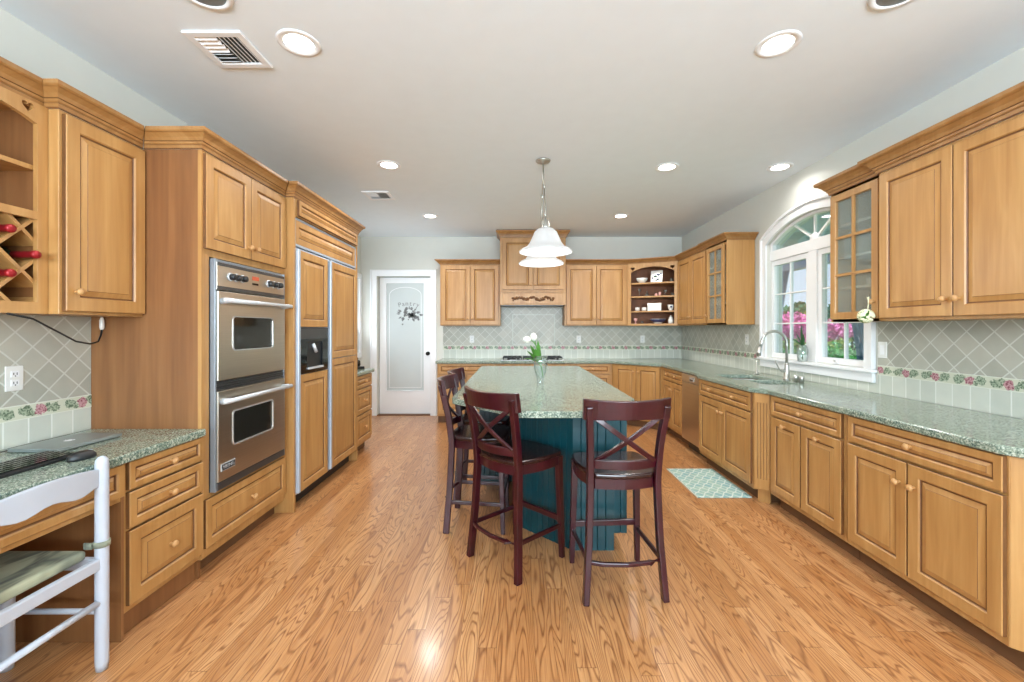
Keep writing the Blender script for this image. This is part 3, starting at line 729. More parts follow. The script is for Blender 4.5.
# double oven
dv = thing('double_oven', 'stainless double wall oven built into the tall cabinet', 'oven', lloc(2.402, TX), LW)
OW = .724
b = MB(); b.box(.0, OW, 0.0, .55, .452, 1.781); b.build('body', 'steel_dark', dv)
b = MB(); b.box(0, .012, -.03, -.0005, .452, 1.781); b.box(OW-.012, OW, -.03, -.0005, .452, 1.781); b.box(.012, OW-.012, -.02, -.0005, 1.7655, 1.781); b.build('side_trim', 'trim_steel', dv, .002)
b = MB(); b.box(.013, OW-.013, -.032, -.0005, 1.605, 1.765); cp = b.build('control_panel', 'brushed_steel', dv, .004)
b = MB(); b.box(.013, OW-.013, -.034, -.0325, 1.745, 1.763); b.box(.013, OW-.013, -.034, -.0325, 1.607, 1.628); b.build('vent_slot', 'steel_dark', cp)
for x in (.125, .175, .235, .515, .575, .632):
    b = MB(); b.lathe([(.026, 0), (.026, .006), (.021, .008)], (x, -.032, 1.690), '-y', 18, 1); b.lathe([(.020, .008), (.018, .03), (.014, .033), (0, .033)], (x, -.032, 1.690), '-y', 18, 0); b.build('knob', ['black_plastic', 'aluminium'], cp)
b = MB(); b.box(.335, .405, -.0335, -.0325, 1.695, 1.72, 1); b.box(.335, .40, -.0335, -.0325, 1.665, 1.677, 0); b.build('display', ['black_gloss', 'led_red'], cp)
def oven_door(z0, z1, wx0, wx1, wz0, wz1, hz, badge):
    b = MB(); b.M = Matrix(((1,0,0,0),(0,0,-1,-.001),(0,1,0,0),(0,0,0,1)))
    b.plate(rect(.013, OW-.013, z0, z1), [rr_rect(wx0, wx1, wz0, wz1, .02)], .038); o = b.build('oven_door', 'brushed_steel', dv, .003)
    b = MB(); b.M = Matrix(((1,0,0,0),(0,0,-1,-.026),(0,1,0,0),(0,0,0,1))); b.plate(rr_rect(wx0-.001, wx1+.001, wz0-.001, wz1+.001, .02), [], .008); b.build('oven_window', 'oven_glass', o)
    b = MB(); b.M = Matrix(((1,0,0,0),(0,0,-1,-.0385),(0,1,0,0),(0,0,0,1))); b.plate(rr_rect(wx0-.007, wx1+.007, wz0-.007, wz1+.007, .024), [rr_rect(wx0, wx1, wz0, wz1, .02)], .004); b.build('window_rim', 'steel', o)
    b = MB(); b.tube([(-.005, -.085, hz), (OW-.012, -.085, hz)], .013, 12)
    for x in (.045, OW-.045): b.tube([(x, -.038, hz-.004), (x, -.085, hz)], [.02, .016], 10)
    b.build('handle', 'aluminium', o)
    if badge:
        b = MB(); b.box(.035, .155, -.042, -.039, z0+.055, z0+.098, 1); b.box(.040, .150, -.0435, -.042, z0+.060, z0+.093, 0); bo = b.build('badge', ['black_plastic', 'aluminium'], o)
        text_mesh('badge_lettering', 'VIKING', .030, 'aluminium', bo, Matrix.Translation((.095, -.0437, z0+.0765)) @ Matrix.Rotation(PI/2, 4, 'X'), .0004)
oven_door(1.083, 1.598, .142, .555, 1.255, 1.452, 1.545, False)
b = MB(); 
for k in range(4): b.box(.013, OW-.013, -.03+.004*(k%2), -.0005, 1.028+k*.013, 1.038+k*.013)
b.build('vent_grille', 'steel_dark', dv)
oven_door(.503, 1.022, .142, .555, .69, .885, .965, True)
b = MB(); b.box(.013, OW-.013, -.034, -.0005, .454, .498); b.build('bottom_trim', 'steel_dark', dv, .004)
# refrigerator surround
FXF = -1.66
fc = thing('refrigerator_surround', 'maple panel and crown surround framing the built-in refrigerator', 'cabinet', lloc(3.180, -1.668), LW)
FD = -1.668-XL-.003
b = MB(); b.box(0, .03, 0, FD, .0005, 2.37); b.build('side_panel', 'maple', fc, .002, 1)
b = MB(); b.box(1.262, 1.282, 0, FD, .0005, 2.37); b.build('side_panel', 'maple', fc, .002, 1)
b = MB(); b.box(.0305, 1.2615, 0, FD, 2.235, 2.37); b.build('top_rail', 'maple', fc)
front('top_panel', fc, .05, 1.24, 2.245, 2.362, st=.028)
crown(fc, [(-.001, .0645), (0, .0645), (0, 0), (1.282, 0), (1.282, FD)], 2.37, CROWN_L)
rf = thing('refrigerator', 'wide built-in refrigerator faced with maple panels and a dispenser', 'refrigerator', lloc(3.212, FXF-.028), LW)
RWD = 1.228; RD = FXF-.028-XL-.005
b = MB(); b.box(0, RWD, .02, RD, .10, 2.232); b.build('body', 'appliance_white', rf)
b = MB(); b.box(0.01, RWD-.01, .06, RD, .0005, .0995); b.build('toe_grille', 'black_plastic', rf)
b = MB(); b.frame(0, RWD, 2.012, 2.232, .022, .0195, .03); tg = b.build('top_grille', 'appliance_white', rf)
b = MB(); b.panel(.022, RWD-.022, 2.03, 2.215, .045, .010, 1, .02); b.build('wood_panel', ['maple', 'glaze'], tg)
def fdoor(x0, x1, panels, hx):
    b = MB(); b.box(x0, x1, -.012, .0195, .115, 2.000); o = b.build('fridge_door', 'appliance_white', rf, .003)
    for z0, z1 in panels:
        q = MB(); q.panel(x0+.036, x1-.03, z0, z1, .055, -.0125, 1, .03); q.build('wood_panel', ['maple', 'glaze'], o)
    q = MB(); q.box(hx-.016, hx+.016, -.042, -.0125, .13, 1.985); q.build('handle_strip', 'appliance_white', o, .006)
    return o
d1 = fdoor(.0, .548, [(1.395, 1.985), (.125, 1.025)], .018)
fdoor(.556, RWD, [(1.115, 1.985), (.125, 1.108)], .574)
b = MB(); b.M = Matrix(((1,0,0,0),(0,0,-1,-.0125),(0,1,0,0),(0,0,0,1))); b.plate(rect(.036, .518, 1.03, 1.39), [rect(.15, .42, 1.075, 1.275)], .02)
b.M = Matrix(); b.box(.04, .514, -.0345, -.0325, 1.30, 1.385, 1)
dp = b.build('dispenser', ['black_gloss', 'steel_dark'], d1, .002)
b = MB(); b.box(.15, .42, -.016, -.013, 1.075, 1.275); b.build('dispenser_recess', 'black_plastic', dp)
b = MB(); b.tube([(.27, -.02, 1.26), (.30, -.035, 1.19)], .014); b.box(.16, .41, -.045, -.0155, 1.058, 1.074, 0); b.build('dispenser_lever', 'aluminium', dp)
# small drawer cabinet beyond the refrigerator
base('base_cabinet', 'small three-drawer base cabinet between the refrigerator and the pantry door', lloc(4.466, -1.71), LW, .532, -1.71-XLF-.012,
     [dr(.03, .507, .735, .866), dr(.03, .507, .455, .72), dr(.03, .507, .145, .44)], GB)
slab('worktop', 'small green granite worktop beyond the refrigerator', [(XLF+.012, 4.468), (-1.675, 4.468), (-1.675, 5.03), (XLF+.012, 5.03)], [], .914)
cm = thing('coffee_maker', 'dark small appliance on the granite beyond the refrigerator', 'coffee maker', (-1.87, 4.93, .9145), R(60))
b = MB(); b.box(-.07, .07, -.08, .08, 0, .03); b.box(-.07, .07, .03, .08, .03, .13); b.build('body', 'black_plastic', cm, .006)
b = MB(); b.lathe([(.035, 0), (.045, .02), (.042, .06), (.03, .075)], (0, -.025, .031)); b.build('carafe', 'oven_glass', cm)

# --- desk run (worktop z .82, drawer fronts x = -1.755)
DX = -1.739; DD = DX-XL-.012; DZT = .791
pd = base('drawer_cabinet', 'three-drawer desk pedestal next to the oven cabinet', lloc(1.880, DX), LW, .456, DD,
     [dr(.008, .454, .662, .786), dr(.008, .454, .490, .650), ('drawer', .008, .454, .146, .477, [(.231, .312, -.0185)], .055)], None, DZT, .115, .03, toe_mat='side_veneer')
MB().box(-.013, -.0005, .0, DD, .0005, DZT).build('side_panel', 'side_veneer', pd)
dk = thing('desk_drawer_unit', 'shallow drawer unit spanning the knee space under the desk top', 'drawer unit', lloc(.97, DX), LW)
b = MB(); b.box(0, .896, 0, .50, .62, DZT); b.build('carcass', 'maple', dk, .002, 1)
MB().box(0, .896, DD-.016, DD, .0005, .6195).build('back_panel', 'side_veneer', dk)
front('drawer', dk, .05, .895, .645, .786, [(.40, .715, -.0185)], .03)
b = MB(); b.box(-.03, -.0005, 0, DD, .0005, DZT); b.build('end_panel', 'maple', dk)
slab('worktop', 'low green granite desk top below the wine rack', [(XL+.0115, .93), (-1.704, .93), (-1.704, 2.336), (XL+.0115, 2.336)], [], .832, .04)
# wall cabinets over the desk
ZL = 1.447
lu = upper('single-door wall cabinet over the desk, between the wine rack and the oven cabinet', lloc(1.905, -2.055), LW, .430, -2.055-XL-.003, ZL, 2.37)
front('door', lu, .014, .424, ZL+.015, 2.355, [(.055, ZL+.105)], .06)
crown(lu, [(-.001, .0645), (0, .0645), (0, 0), (.430, 0), (.430, -.001)], 2.37, CROWN_L)
wr = thing('wine_rack_cabinet', 'open wall cabinet with arched top and lattice wine rack over the desk', 'cabinet', lloc(1.150, -2.12), LW, GU)
WW = .753; WD = -2.12-XL-.003
b = MB(); t_ = .018
b.box(0, t_, 0, WD, ZL, 2.37); b.box(WW-t_, WW, 0, WD, ZL, 2.37); b.box(t_, WW-t_, WD-.01, WD, ZL, 2.37, 1); b.box(t_, WW-t_, 0, WD-.01, ZL, ZL+.035); b.box(t_, WW-t_, 0, WD-.01, 2.35, 2.37)
b.box(WW-t_-.003, WW-t_, .02, WD-.01, ZL+.035, 2.35, 1)
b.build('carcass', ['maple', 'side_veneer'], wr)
b = MB(); zi = 2.335; rise = .055; st = .042; n_ = 16
b.M = Matrix(((1,0,0,0),(0,0,-1,0),(0,1,0,0),(0,0,0,1)))
top = [(st, 1.895), (WW-st, 1.895), (WW-st, zi-rise)]+[(WW-st-(WW-2*st)*k/n_, zi-rise+rise*math.sin(PI*k/n_)**.8) for k in range(1, n_)]+[(st, zi-rise)]
b.plate(rect(0, WW, ZL, 2.37), [top, rect(st, WW-st, 1.497, 1.860), heart(WW-.078, 2.341, .023), heart(.078, 2.341, .023)], .02)
b.build('face_frame', 'maple', wr, .0015, 1)
for z in (2.10, 1.888): MB().box(.02, WW-.02, .004, WD-.012, z-.02, z).build('shelf', 'maple', wr)
# lattice: crossings at local x = .668 - k*.183 and half-way between
b = MB(); z0, z1 = 1.484, 1.866
def lat(xc, zc, sgn):
    # clip a 45-degree strip to the bay
    lo = max(-(xc-.02) if True else 0, (z0-zc) if sgn > 0 else (zc-z1)); hi = min(WW-.02-xc, (z1-zc) if sgn > 0 else (zc-z0))
    if hi-lo < .03: return
    p = [(xc+lo, zc+sgn*lo), (xc+hi, zc+sgn*hi)]
    yy = .0 if sgn > 0 else .001
    m = Matrix.Translation((p[0][0], yy, p[0][1])) @ Matrix.Rotation(-sgn*PI/4, 4, 'Y')
    b.M = m; b.box(0, (hi-lo)*math.sqrt(2), 0, WD-.02, -.007, .007)
for k in range(-1, 6):
    for s in (1, -1): lat(.668-k*.1825, 1.634, s)
b.M = Matrix()
b.build('wine_lattice', 'maple', wr)
crown(wr, [(0, WD), (0, 0), (WW+.0015, 0), (WW+.0015, -.001)], 2.37, CROWN_L)
bt = None
for (yy, zz, lab) in ((1.818, 1.699, 'red-capped wine bottle in the lattice, closest to the single-door cabinet'),
                      (1.727, 1.790, 'red-capped wine bottle in the upper row of the lattice'),
                      (1.727, 1.608, 'red-capped wine bottle in the bottom row of the lattice')):
    if bt is None:
        bt = thing('wine_bottle', lab, 'bottle', (0, 0, 0), 0, 'wine bottles in the lattice rack')
        b = MB(); b.lathe([(.0, 0), (.035, .002), (.037, .01), (.037, .12), (.03, .145), (.0155, .165), (.0145, .18)], (-2.335, 0, 0), 'x', 16); b.build('bottle_body', 'bottle_glass', bt)
        b = MB(); b.lathe([(.0155, 0), (.0155, .085), (.0175, .087), (.0175, .10), (.015, .105), (0, .105)], (-2.155, 0, 0), 'x', 16); b.build('foil_capsule', 'red_foil', bt)
        bt.location = (0, yy, zz)
    else: dup_thing(bt, (0, yy, zz), None, lab)

# ------------------------------------------------------------------ backsplashes
def splash(label): return thing('backsplash', label, 'backsplash')
sp = splash('tiled backsplash behind the cooktop with a rose border')
b = MB(); b.M = MY(YB-.009); b.plate([(-1.160, 1.118), (2.627, 1.118), (2.627, 1.4285), (.7375, 1.4285), (.7375, 1.734), (-.2365, 1.734), (-.2365, 1.4285), (-1.160, 1.4285)], [], .008); b.build('tile_field', 'diamond_tile', sp)
b = MB(); b.M = MY(YB-.011); b.plate(rect(-1.160, 2.624, 1.048, 1.1175), [], .010); b.build('rose_border', 'floral_wall', sp)
b = MB(); b.M = MY(YB-.009); b.plate(rect(-1.160, 2.627, .9145, 1.0475), [], .008); b.build('square_tile_row', 'square_tile', sp)
b = MB(); b.M = MY(YB-.014); b.plate(rect(-.06, .62, 1.13, 1.615), [rect(-.045, .605, 1.145, 1.60)], .005); b.build('pencil_frame', 'square_tile', sp)
sp = splash('tiled backsplash under the window-wall cabinets with a rose border')
b = MB(); b.M = MX(XR-.009)
b.plate(rect(1.57, 3.08, 1.118, 1.4285), [], .008); b.build('tile_field', 'diamond_tile', sp)
b = MB(); b.M = MX(XR-.009); b.plate(rect(4.56, YB-.0115, 1.118, 1.4285), [], .008); b.build('tile_field', 'diamond_tile', sp)
b = MB(); b.M = MX(XR-.011); b.plate(rect(1.57, 3.08, 1.048, 1.1175), [], .010); b.build('rose_border', 'floral_wall', sp)
b = MB(); b.M = MX(XR-.011); b.plate(rect(4.59, YB-.0115, 1.048, 1.1175), [], .010); b.build('rose_border', 'floral_wall', sp)
b = MB(); b.M = MX(XR-.009); b.plate([(1.57, .9145), (YB-.0115, .9145), (YB-.0115, 1.0475), (4.59, 1.0475), (4.59, .984), (3.08, .984), (3.08, 1.0475), (1.57, 1.0475)], [], .008); b.build('square_tile_row', 'square_tile', sp)
sp = splash('tiled backsplash above the desk with a rose border')
b = MB(); b.M = MX(XL+.001); b.plate(rect(.93, 2.336, 1.021, 1.446), [], .008); b.build('tile_field', 'diamond_tile', sp)
b = MB(); b.M = MX(XL+.001); b.plate(rect(.93, 2.336, .951, 1.0205), [], .010); b.build('rose_border', 'floral_desk', sp)
b = MB(); b.M = MX(XL+.001); b.plate(rect(.93, 2.336, .8325, .9505), [], .008); b.build('square_tile_row', 'square_tile', sp)

# outlets and switches (plate faces -y locally)
def outlet(label, loc, rz, name='wall_outlet', cat='outlet', rocker=False):
    t = thing(name, label, cat, loc, rz, 'white electrical plates' )
    b = MB(); b.box(-.036, .036, -.006, -.0005, -.058, .058); b.build('cover_plate', 'white_plastic', t, .003)
    if rocker: b = MB(); b.box(-.017, .017, -.009, -.0062, -.034, .034); b.build('rocker', 'white_trim', t, .002)
    else:
        for s in (-.021, .021):
            b = MB(); b.box(-.016, .016, -.0085, -.0062, s-.014, s+.014); b.box(-.008, -.005, -.0092, -.0086, s-.005, s+.006, 1); b.box(.005, .008, -.0092, -.0086, s-.005, s+.006, 1)
            b.lathe([(.003, .0086), (.003, .0092)], (0, 0, s-.010), '-y', 8, 1)
            b.build('receptacle', ['white_trim', 'black_plastic'], t)
    return t
outlet('white double outlet on the desk backsplash above the keyboard', (XL+.0095, 1.975, 1.15), LW)
outlet('white outlet on the tile beside the pantry door end of the counter', (-.70, YB-.0095, 1.22), NW)
outlet('white outlet on the tile between cooktop and corner, under the two-door cabinet', (.997, YB-.0095, 1.22), NW)
outlet('white outlet on the tile below the open corner shelves', (2.01, YB-.0095, 1.22), NW)
outlet('white outlet on the tile below the far glass cabinet', (XR-.0095, 4.82, 1.26), RW)
outlet('white rocker switch on the tile just beside the arched window', (XR-.0095, 3.035, 1.23), RW, 'light_switch', 'switch', True)

# ------------------------------------------------------------------ island
isl = thing('kitchen_island', 'teal beadboard island base under the granite top', 'island', (.18, 4, 0))
def beaded(poly, faces, pitch=.05, gw=.007, gd=.006):
    out = []
    n_ = len(poly)
    for i in range(n_):
        p, q = Vector(poly[i]), Vector(poly[(i+1) % n_]); out.append(tuple(p))
        if i in faces:
            d_ = (q-p); L_ = d_.length; d_.normalize(); inn = Vector((-d_.y, d_.x)); k = max(1, round(L_/pitch))
            for j in range(1, k):
                c_ = p+d_*(L_*j/k)
                out += [tuple(c_-d_*gw/2), tuple(c_+inn*gd), tuple(c_+d_*gw/2)]
    return [(x-.18, y-4) for x, y in out]
core = [(.354, 2.64), (.61, 2.64), (.61, 5.28), (-.33, 5.28), (-.33, 3.83), (.0, 3.83), (.0, 2.985)]
b = MB(); b.prism(beaded(core, {0, 3, 4, 5, 6}), .0005, .875); b.build('beadboard_base', 'teal_paint', isl)
b = MB(); b.prism(beaded([(.6105, 2.64), (.69, 2.64), (.69, 5.28), (.6105, 5.28)], {0, 1}), .11, .875); b.build('cabinet_side', 'teal_paint', isl)
b = MB(); b.M = Matrix.Translation((0,0,0)); b.prism([(x-.18, y-4) for x, y in ((.346, 2.634), (.618, 2.634), (.618, 2.640), (.346, 2.640))], .0005, .06); 
def cham(pts, r=.035):
    out = []; n_ = len(pts)
    for i in range(n_):
        p, a, c = Vector(pts[i]), Vector(pts[i-1]), Vector(pts[(i+1) % n_])
        u1, u2 = (a-p).normalized(), (c-p).normalized()
        for k in range(4):
            t = k/3; s0 = p+u1*r; s1 = p+u2*r
            out.append(tuple((1-t)**2*s0+2*t*(1-t)*p+t*t*s1))
    return out
itop = cham([(.02, 2.395), (.367, 2.395), (.79, 2.80), (.79, 5.34), (-.435, 5.34), (-.435, 2.86)])
slab('island_top', 'green granite island top with clipped front corners', itop, [], .914, .038, .009)

# tulip vase on the island
vz = thing('tulip_vase', 'clear glass vase of white tulips on the island', 'vase', (.212, 3.66, .9145))
prof = [(.030, 0), (.033, .004), (.028, .02), (.031, .035), (.048, .09), (.060, .15), (.061, .19), (.056, .225), (.058, .233), (.0555, .233), (.0535, .225), (.058, .19), (.057, .15), (.045, .09), (.026, .042), (0, .036)]
b = MB(); b.lathe(prof, seg=24); b.build('glass_vase', 'vase_glass', vz)
rr = random.Random(3)
def stem(parent, p0, p1, p2, tilt):
    b = MB(); pts = [tuple((1-t)**2*Vector(p0)+2*t*(1-t)*Vector(p1)+t*t*Vector(p2)) for t in [k/8 for k in range(9)]]
    b.tube(pts, .0045, 7); o = b.build('flower_stem', 'leaf', parent)
    q = MB(); d_ = (Vector(p2)-Vector(p1)).normalized(); rot = Vector((0, 0, 1)).rotation_difference(d_).to_matrix().to_4x4()
    q.M = Matrix.Translation(p2) @ rot
    for k in range(6):
        a0 = k*PI/3; vs = []; fs = []
        for i, (r, h_) in enumerate([(.004, 0), (.022, .012), (.027, .03), (.023, .052), (.010, .068)]):
            for j in (-1, 0, 1):
                a = a0+j*.62*(1 if i < 4 else .35); vs.append((r*(1+.04*(k % 2))*math.cos(a), r*(1+.04*(k % 2))*math.sin(a), h_))
        for i in range(4):
            for j in (0, 1): fs.append((i*3+j, i*3+j+1, (i+1)*3+j+1, (i+1)*3+j))
        q.add(vs, fs, 0, True)
    q.build('tulip_bloom', 'tulip_white', o)
stem(vz, (.02, 0, .05), (-.015, 0, .355), (-.085, -.01, .368), 0)
stem(vz, (.025, .01, .045), (-.028, 0, .29), (-.050, .0, .365), 0)
def leafm(parent, base_, d, L, wd, droop, mat='leaf'):
    b = MB(); vs = []; n_ = 7; d = Vector(d); side = d.cross(Vector((0, .3, 1))).normalized()
    for i in range(n_+1):
        t = i/n_; p = Vector(base_)+d*L*t+Vector((0, 0, -droop*t*t)); w_ = wd*math.sin(PI*min(1, .12+t*.88))**.8
        vs += [tuple(p-side*w_), tuple(p+Vector((0, 0, -.3*w_))), tuple(p+side*w_)]
    fs = [(i*3+j, i*3+j+1, i*3+j+4, i*3+j+3) for i in range(n_) for j in (0, 1)]
    b.add(vs, fs, 0, True); return b.build('leaf', mat, parent)
for d_, L_, w_, dr_ in (((-.45, -.2, 1), .17, .016, .02), ((-.1, -.2, 1), .19, .013, .0), ((-.9, -.1, .85), .16, .014, .11), ((-.2, .3, 1), .21, .012, .02), ((-.65, -.1, .9), .16, .015, .04), ((-.25, -.4, .9), .16, .015, .02)):
    leafm(vz, (-.005, 0, .16), d_, L_*1.12, w_*1.5, dr_)

# ------------------------------------------------------------------ counter stools
def stool():
    s = thing('counter_stool', '', 'stool', (0, 0, 0), 0, 'cherry X-back counter stools')
    for sx in (-1, 1):
        key = [(0.0, .205, -.200), (.3, .184, -.178), (.6, .174, -.165), (.8, .180, -.190), (1.0, .197, -.236)]
        pts = []
        for i in range(21):
            z = i/20
            for a, c in zip(key, key[1:]):
                if a[0] <= z <= c[0]+1e-9:
                    t = (z-a[0])/(c[0]-a[0]); pts.append((sx*(a[1]+(c[1]-a[1])*t), a[2]+(c[2]-a[2])*t, z)); break
        sm_ = [pts[0]]+[tuple((Vector(pts[i-1])+Vector(pts[i])*2+Vector(pts[i+1]))/4) for i in range(1, 20)]+[pts[-1]]
        b = MB(); b.tube(sm_, 1, rect=(.032, .042)); b.build('rear_leg', 'cherry', s, .005)
        b = MB(); b.tube([(sx*.1975, .185, .0), (sx*.184, .168, .615)], [.85, 1.1], rect=(.034, .034)); b.build('front_leg', 'cherry', s, .004)
        b = MB(); b.tube([(sx*.190, -.180, .205), (sx*.193, .175, .195)], 1, rect=(.016, .026)); b.build('stretcher', 'cherry', s, .004)
    b = MB(); b.tube([(-.19, -.186, .205), (-.12, -.212, .205), (0, -.225, .205), (.12, -.212, .205), (.19, -.186, .205)], 1, rect=(.02, .02)); b.build('stretcher', 'cherry', s, .004)
    b = MB(); b.box(-.18, .18, .17, .19, .215, .25); b.build('footrest', 'cherry', s, .004)
    # seat
    def outline(g):
        o = []
        for x0, y0, x1, y1, bow in ((-.150, -.165, .150, -.165, .025), (.163, -.140, .192, .170, .022), (.178, .194, -.178, .194, .018), (-.192, .170, -.163, -.140, .022)):
            dx, dy = x1-x0, y1-y0; L_ = math.hypot(dx, dy); nx, ny = dy/L_, -dx/L_
            for k in range(7):
                t = k/6; q_ = bow*math.sin(PI*t)+g; o.append((x0+dx*t+nx*q_, y0+dy*t+ny*q_))
        return o
    b = MB(); b.prism(outline(.010), .618, .646); b.build('seat', 'seat_dark', s, .010, 3)
    b = MB(); o1, o2 = outline(.004), outline(-.02); m = len(o1)
    def sag(x, y, r): return .562+.03*min(1, (abs(x)/.18)**3)*(abs(y) < .14)*0 + (.0)
    vs = [(x, y, .618) for x, y in o1]+[(x, y, .566) for x, y in o1]+[(x, y, .566) for x, y in o2]+[(x, y, .618) for x, y in o2]
    b.add(vs, [(a*m+k, a*m+(k+1) % m, ((a+1) % 4)*m+(k+1) % m, ((a+1) % 4)*m+k) for a in range(4) for k in range(m)]); b.build('seat_apron', 'cherry', s)
    # curved rails
    def rail(hw, y_end, bow, za, zb, tk, tilt, name, arch=0, dip=0):
        b = MB(); vs = []; n_ = 14
        for i in range(n_+1):
            t = -1+2*i/n_; x = hw*t; y = y_end-bow*(1-t*t)
            for yy, zz in ((y+tk/2, za+arch*(1-t*t)), (y-tk/2, za+arch*(1-t*t)), (y-tk/2-tilt, zb-dip*(1-t*t)), (y+tk/2-tilt, zb-dip*(1-t*t))): vs.append((x, yy, zz))
        fs = [(i*4+k, i*4+(k+1) % 4, (i+1)*4+(k+1) % 4, (i+1)*4+k) for i in range(n_) for k in range(4)]+[(3, 2, 1, 0), tuple(n_*4+k for k in range(4))]
        b.add(vs, fs); return b.build(name, 'cherry', s, .004)
    rail(.222, -.203, .066, .928, 1.036, .030, .018, 'top_rail', .008, .006)
    rail(.174, -.166, .048, .674, .722, .022, .004, 'lower_rail')
    for sx in (-1, 1):
        b = MB(); off = .006*sx
        pts = [(sx*(-.150+.315*t), -.186-.045*math.sin(PI*t)*.6-.045*t+off, .712+.23*t) for t in [k/8 for k in range(9)]]
        b.tube(pts, 1, rect=(.026, .013)); b.build('cross_slat', 'cherry', s, .003)
    return s
st0 = stool()
def put(o, x, y, rz, lab): o.location = (x, y, 0); o.rotation_euler = (0, 0, rz); o['label'] = lab
put(st0, .540, 2.337, R(4), 'counter stool with its back squarely to the camera at the island end')
s1 = dup(st0); put(s1, .008, 2.577, R(-45), 'counter stool set diagonally at the clipped corner of the island')
s2 = dup(st0); put(s2, -.262, 3.06, R(-93), 'counter stool on the long side of the island, beside the diagonal stool')
s3 = dup(st0); put(s3, -.272, 3.575, R(-93), 'counter stool on the long side of the island, farthest from the camera')

# ------------------------------------------------------------------ desk chair
ch = thing('ladder_back_chair', 'white painted chair with a striped cushion tucked under the desk', 'chair', (-1.679, 1.52, 0))
for y in (.199, -.199):
    b = MB(); b.lathe([(.019, .0005), (.022, .03), (.0225, .45), (.022, .83), (.020, .85), (.012, .862), (0, .866)], (0, y, 0), seg=16); b.build('leg', 'white_chair_paint', ch)
    b = MB(); b.lathe([(.020, .0005), (.023, .05), (.023, .44), (.018, .455), (0, .458)], (-.385, y, 0), seg=16); b.build('leg', 'white_chair_paint', ch)
    b = MB(); b.tube([(-.385, y, .235), (0, y, .235)], .011, 10); b.build('stretcher', 'white_chair_paint', ch)
    b = MB(); b.box(-.37, -.015, y-.012, y+.012, .405, .452); b.build('seat_rail', 'white_chair_paint', ch, .005)
for x, z in ((0, .278), (-.385, .30)):
    b = MB(); b.tube([(x, -.199, z), (x, .199, z)], .013, 10); b.build('stretcher', 'white_chair_paint', ch)
for x in (0, -.385):
    b = MB(); b.box(x-.012, x+.012, -.185, .185, .412, .458); b.build('seat_rail', 'white_chair_paint', ch, .005)
for zc in (.780, .615):
    b = MB(); n_ = 14; vs = []
    for i in range(n_+1):
        t = -1+2*i/n_; y = .19*t; k = math.cos(t*PI/2)
        zt = zc+.036+.018*k; zb = zc-.040+.010*math.cos(t*PI*2); x = .012*k
        for xx, zz in ((x-.008, zb), (x+.008, zb), (x+.008, zt), (x-.008, zt)): vs.append((xx, y, zz))
    if zc > .7:
        b.add(vs, [(i*4+k, i*4+(k+1) % 4, (i+1)*4+(k+1) % 4, (i+1)*4+k) for i in range(n_) for k in range(4)]+[(3, 2, 1, 0), tuple(n_*4+k for k in range(4))]); b.build('back_slat', 'white_chair_paint', ch, .003)
cu = tag(MB().box(-2.038, -1.710, 1.345, 1.692, .4605, .500).build('seat_cushion', 'cushion_fabric', None, .014, 3), 'striped grey-green cushion on the white desk chair', 'cushion')
b = MB(); b.lathe([(.0235, -.012), (.027, -.011), (.027, .011), (.0235, .012)], (-1.679, 1.719, .512), seg=16, cap=False); b.box(-1.735, -1.703, 1.700, 1.706, .494, .520); b.build('tie_strap', 'cushion_fabric', cu)

# ------------------------------------------------------------------ things on the desk
lp = thing('laptop', 'closed silver laptop lying on the desk', 'laptop', (-2.13, 2.02, .8325), R(-2))
b = MB(); b.box(-.115, .115, -.15, .15, .002, .011); b.build('laptop_base', 'laptop_silver', lp, .003)
b = MB(); b.box(-.115, .115, -.15, .15, .0115, .0175); lid = b.build('laptop_lid', 'laptop_silver', lp, .003)
b = MB(); b.M = Matrix.Translation((.0, .0, .0176)) @ Matrix.Rotation(PI/2, 4, 'Z')
app = [(.000, .010), (.006, .014), (.013, .013), (.018, .007), (.0135, .002), (.0135, -.004), (.019, -.009), (.014, -.017), (.008, -.0205), (.000, -.018), (-.008, -.0205), (-.015, -.016), (-.019, -.006), (-.019, .004), (-.014, .012), (-.007, .014)]
b.plate(app, [], .0004); b.plate([(.0, .015), (.004, .016), (.008, .022), (.008, .026), (.003, .023)], [], .0004); b.build('lid_emblem', 'white_trim', lid)
kb = thing('keyboard', 'black keyboard on the desk in front of the laptop', 'keyboard', (-1.955, 1.60, .8325))
b = MB(); b.prism([(-.075, 0), (.075, 0), (.075, .014), (-.075, .022)], -.225, .225)
b.v = [(x, z, y) for x, y, z in b.v]; b.build('keyboard_case', 'black_plastic', kb, .003)
b = MB()
for r_ in range(6):
    for c_ in range(21):
        x = -.062+r_*.0225; y = -.215+c_*.0206; b.box(x, x+.018, y, y+.0175, .017, .0265-.0013*r_)
b.build('keys', 'black_gloss', kb)
ms = thing('computer_mouse', 'black computer mouse beside the keyboard', 'mouse', (-1.828, 1.785, .8325), R(75))
b = MB(); vs = []; n_ = 12
for i, (s, z) in enumerate([(.96, 0), (1.0, .008), (.95, .018), (.75, .028), (.4, .034), (.05, .035)]):
    for k in range(16): a = 2*PI*k/16; vs.append((.05*s*math.cos(a), .030*s*math.sin(a), z))
b.add(vs, [(i*16+k, i*16+(k+1) % 16, (i+1)*16+(k+1) % 16, (i+1)*16+k) for i in range(5) for k in range(16)]+[tuple(range(15, -1, -1)), tuple(80+k for k in range(16))], 0, True); b.build('mouse_shell', 'black_plastic', ms)
b = MB(); b.lathe([(.006, -.004), (.007, 0), (.006, .004)], (.03, 0, .027), 'y', 10); b.build('scroll_wheel', 'grey_lens', ms)
b = MB(); b.tube([(-2.05, 1.55, .839), (-2.10, 1.66, .838), (-2.16, 1.74, .838), (-2.22, 1.80, .838), (-2.26, 1.85, .838), (-2.29, 1.95, .838)], .003, 6)
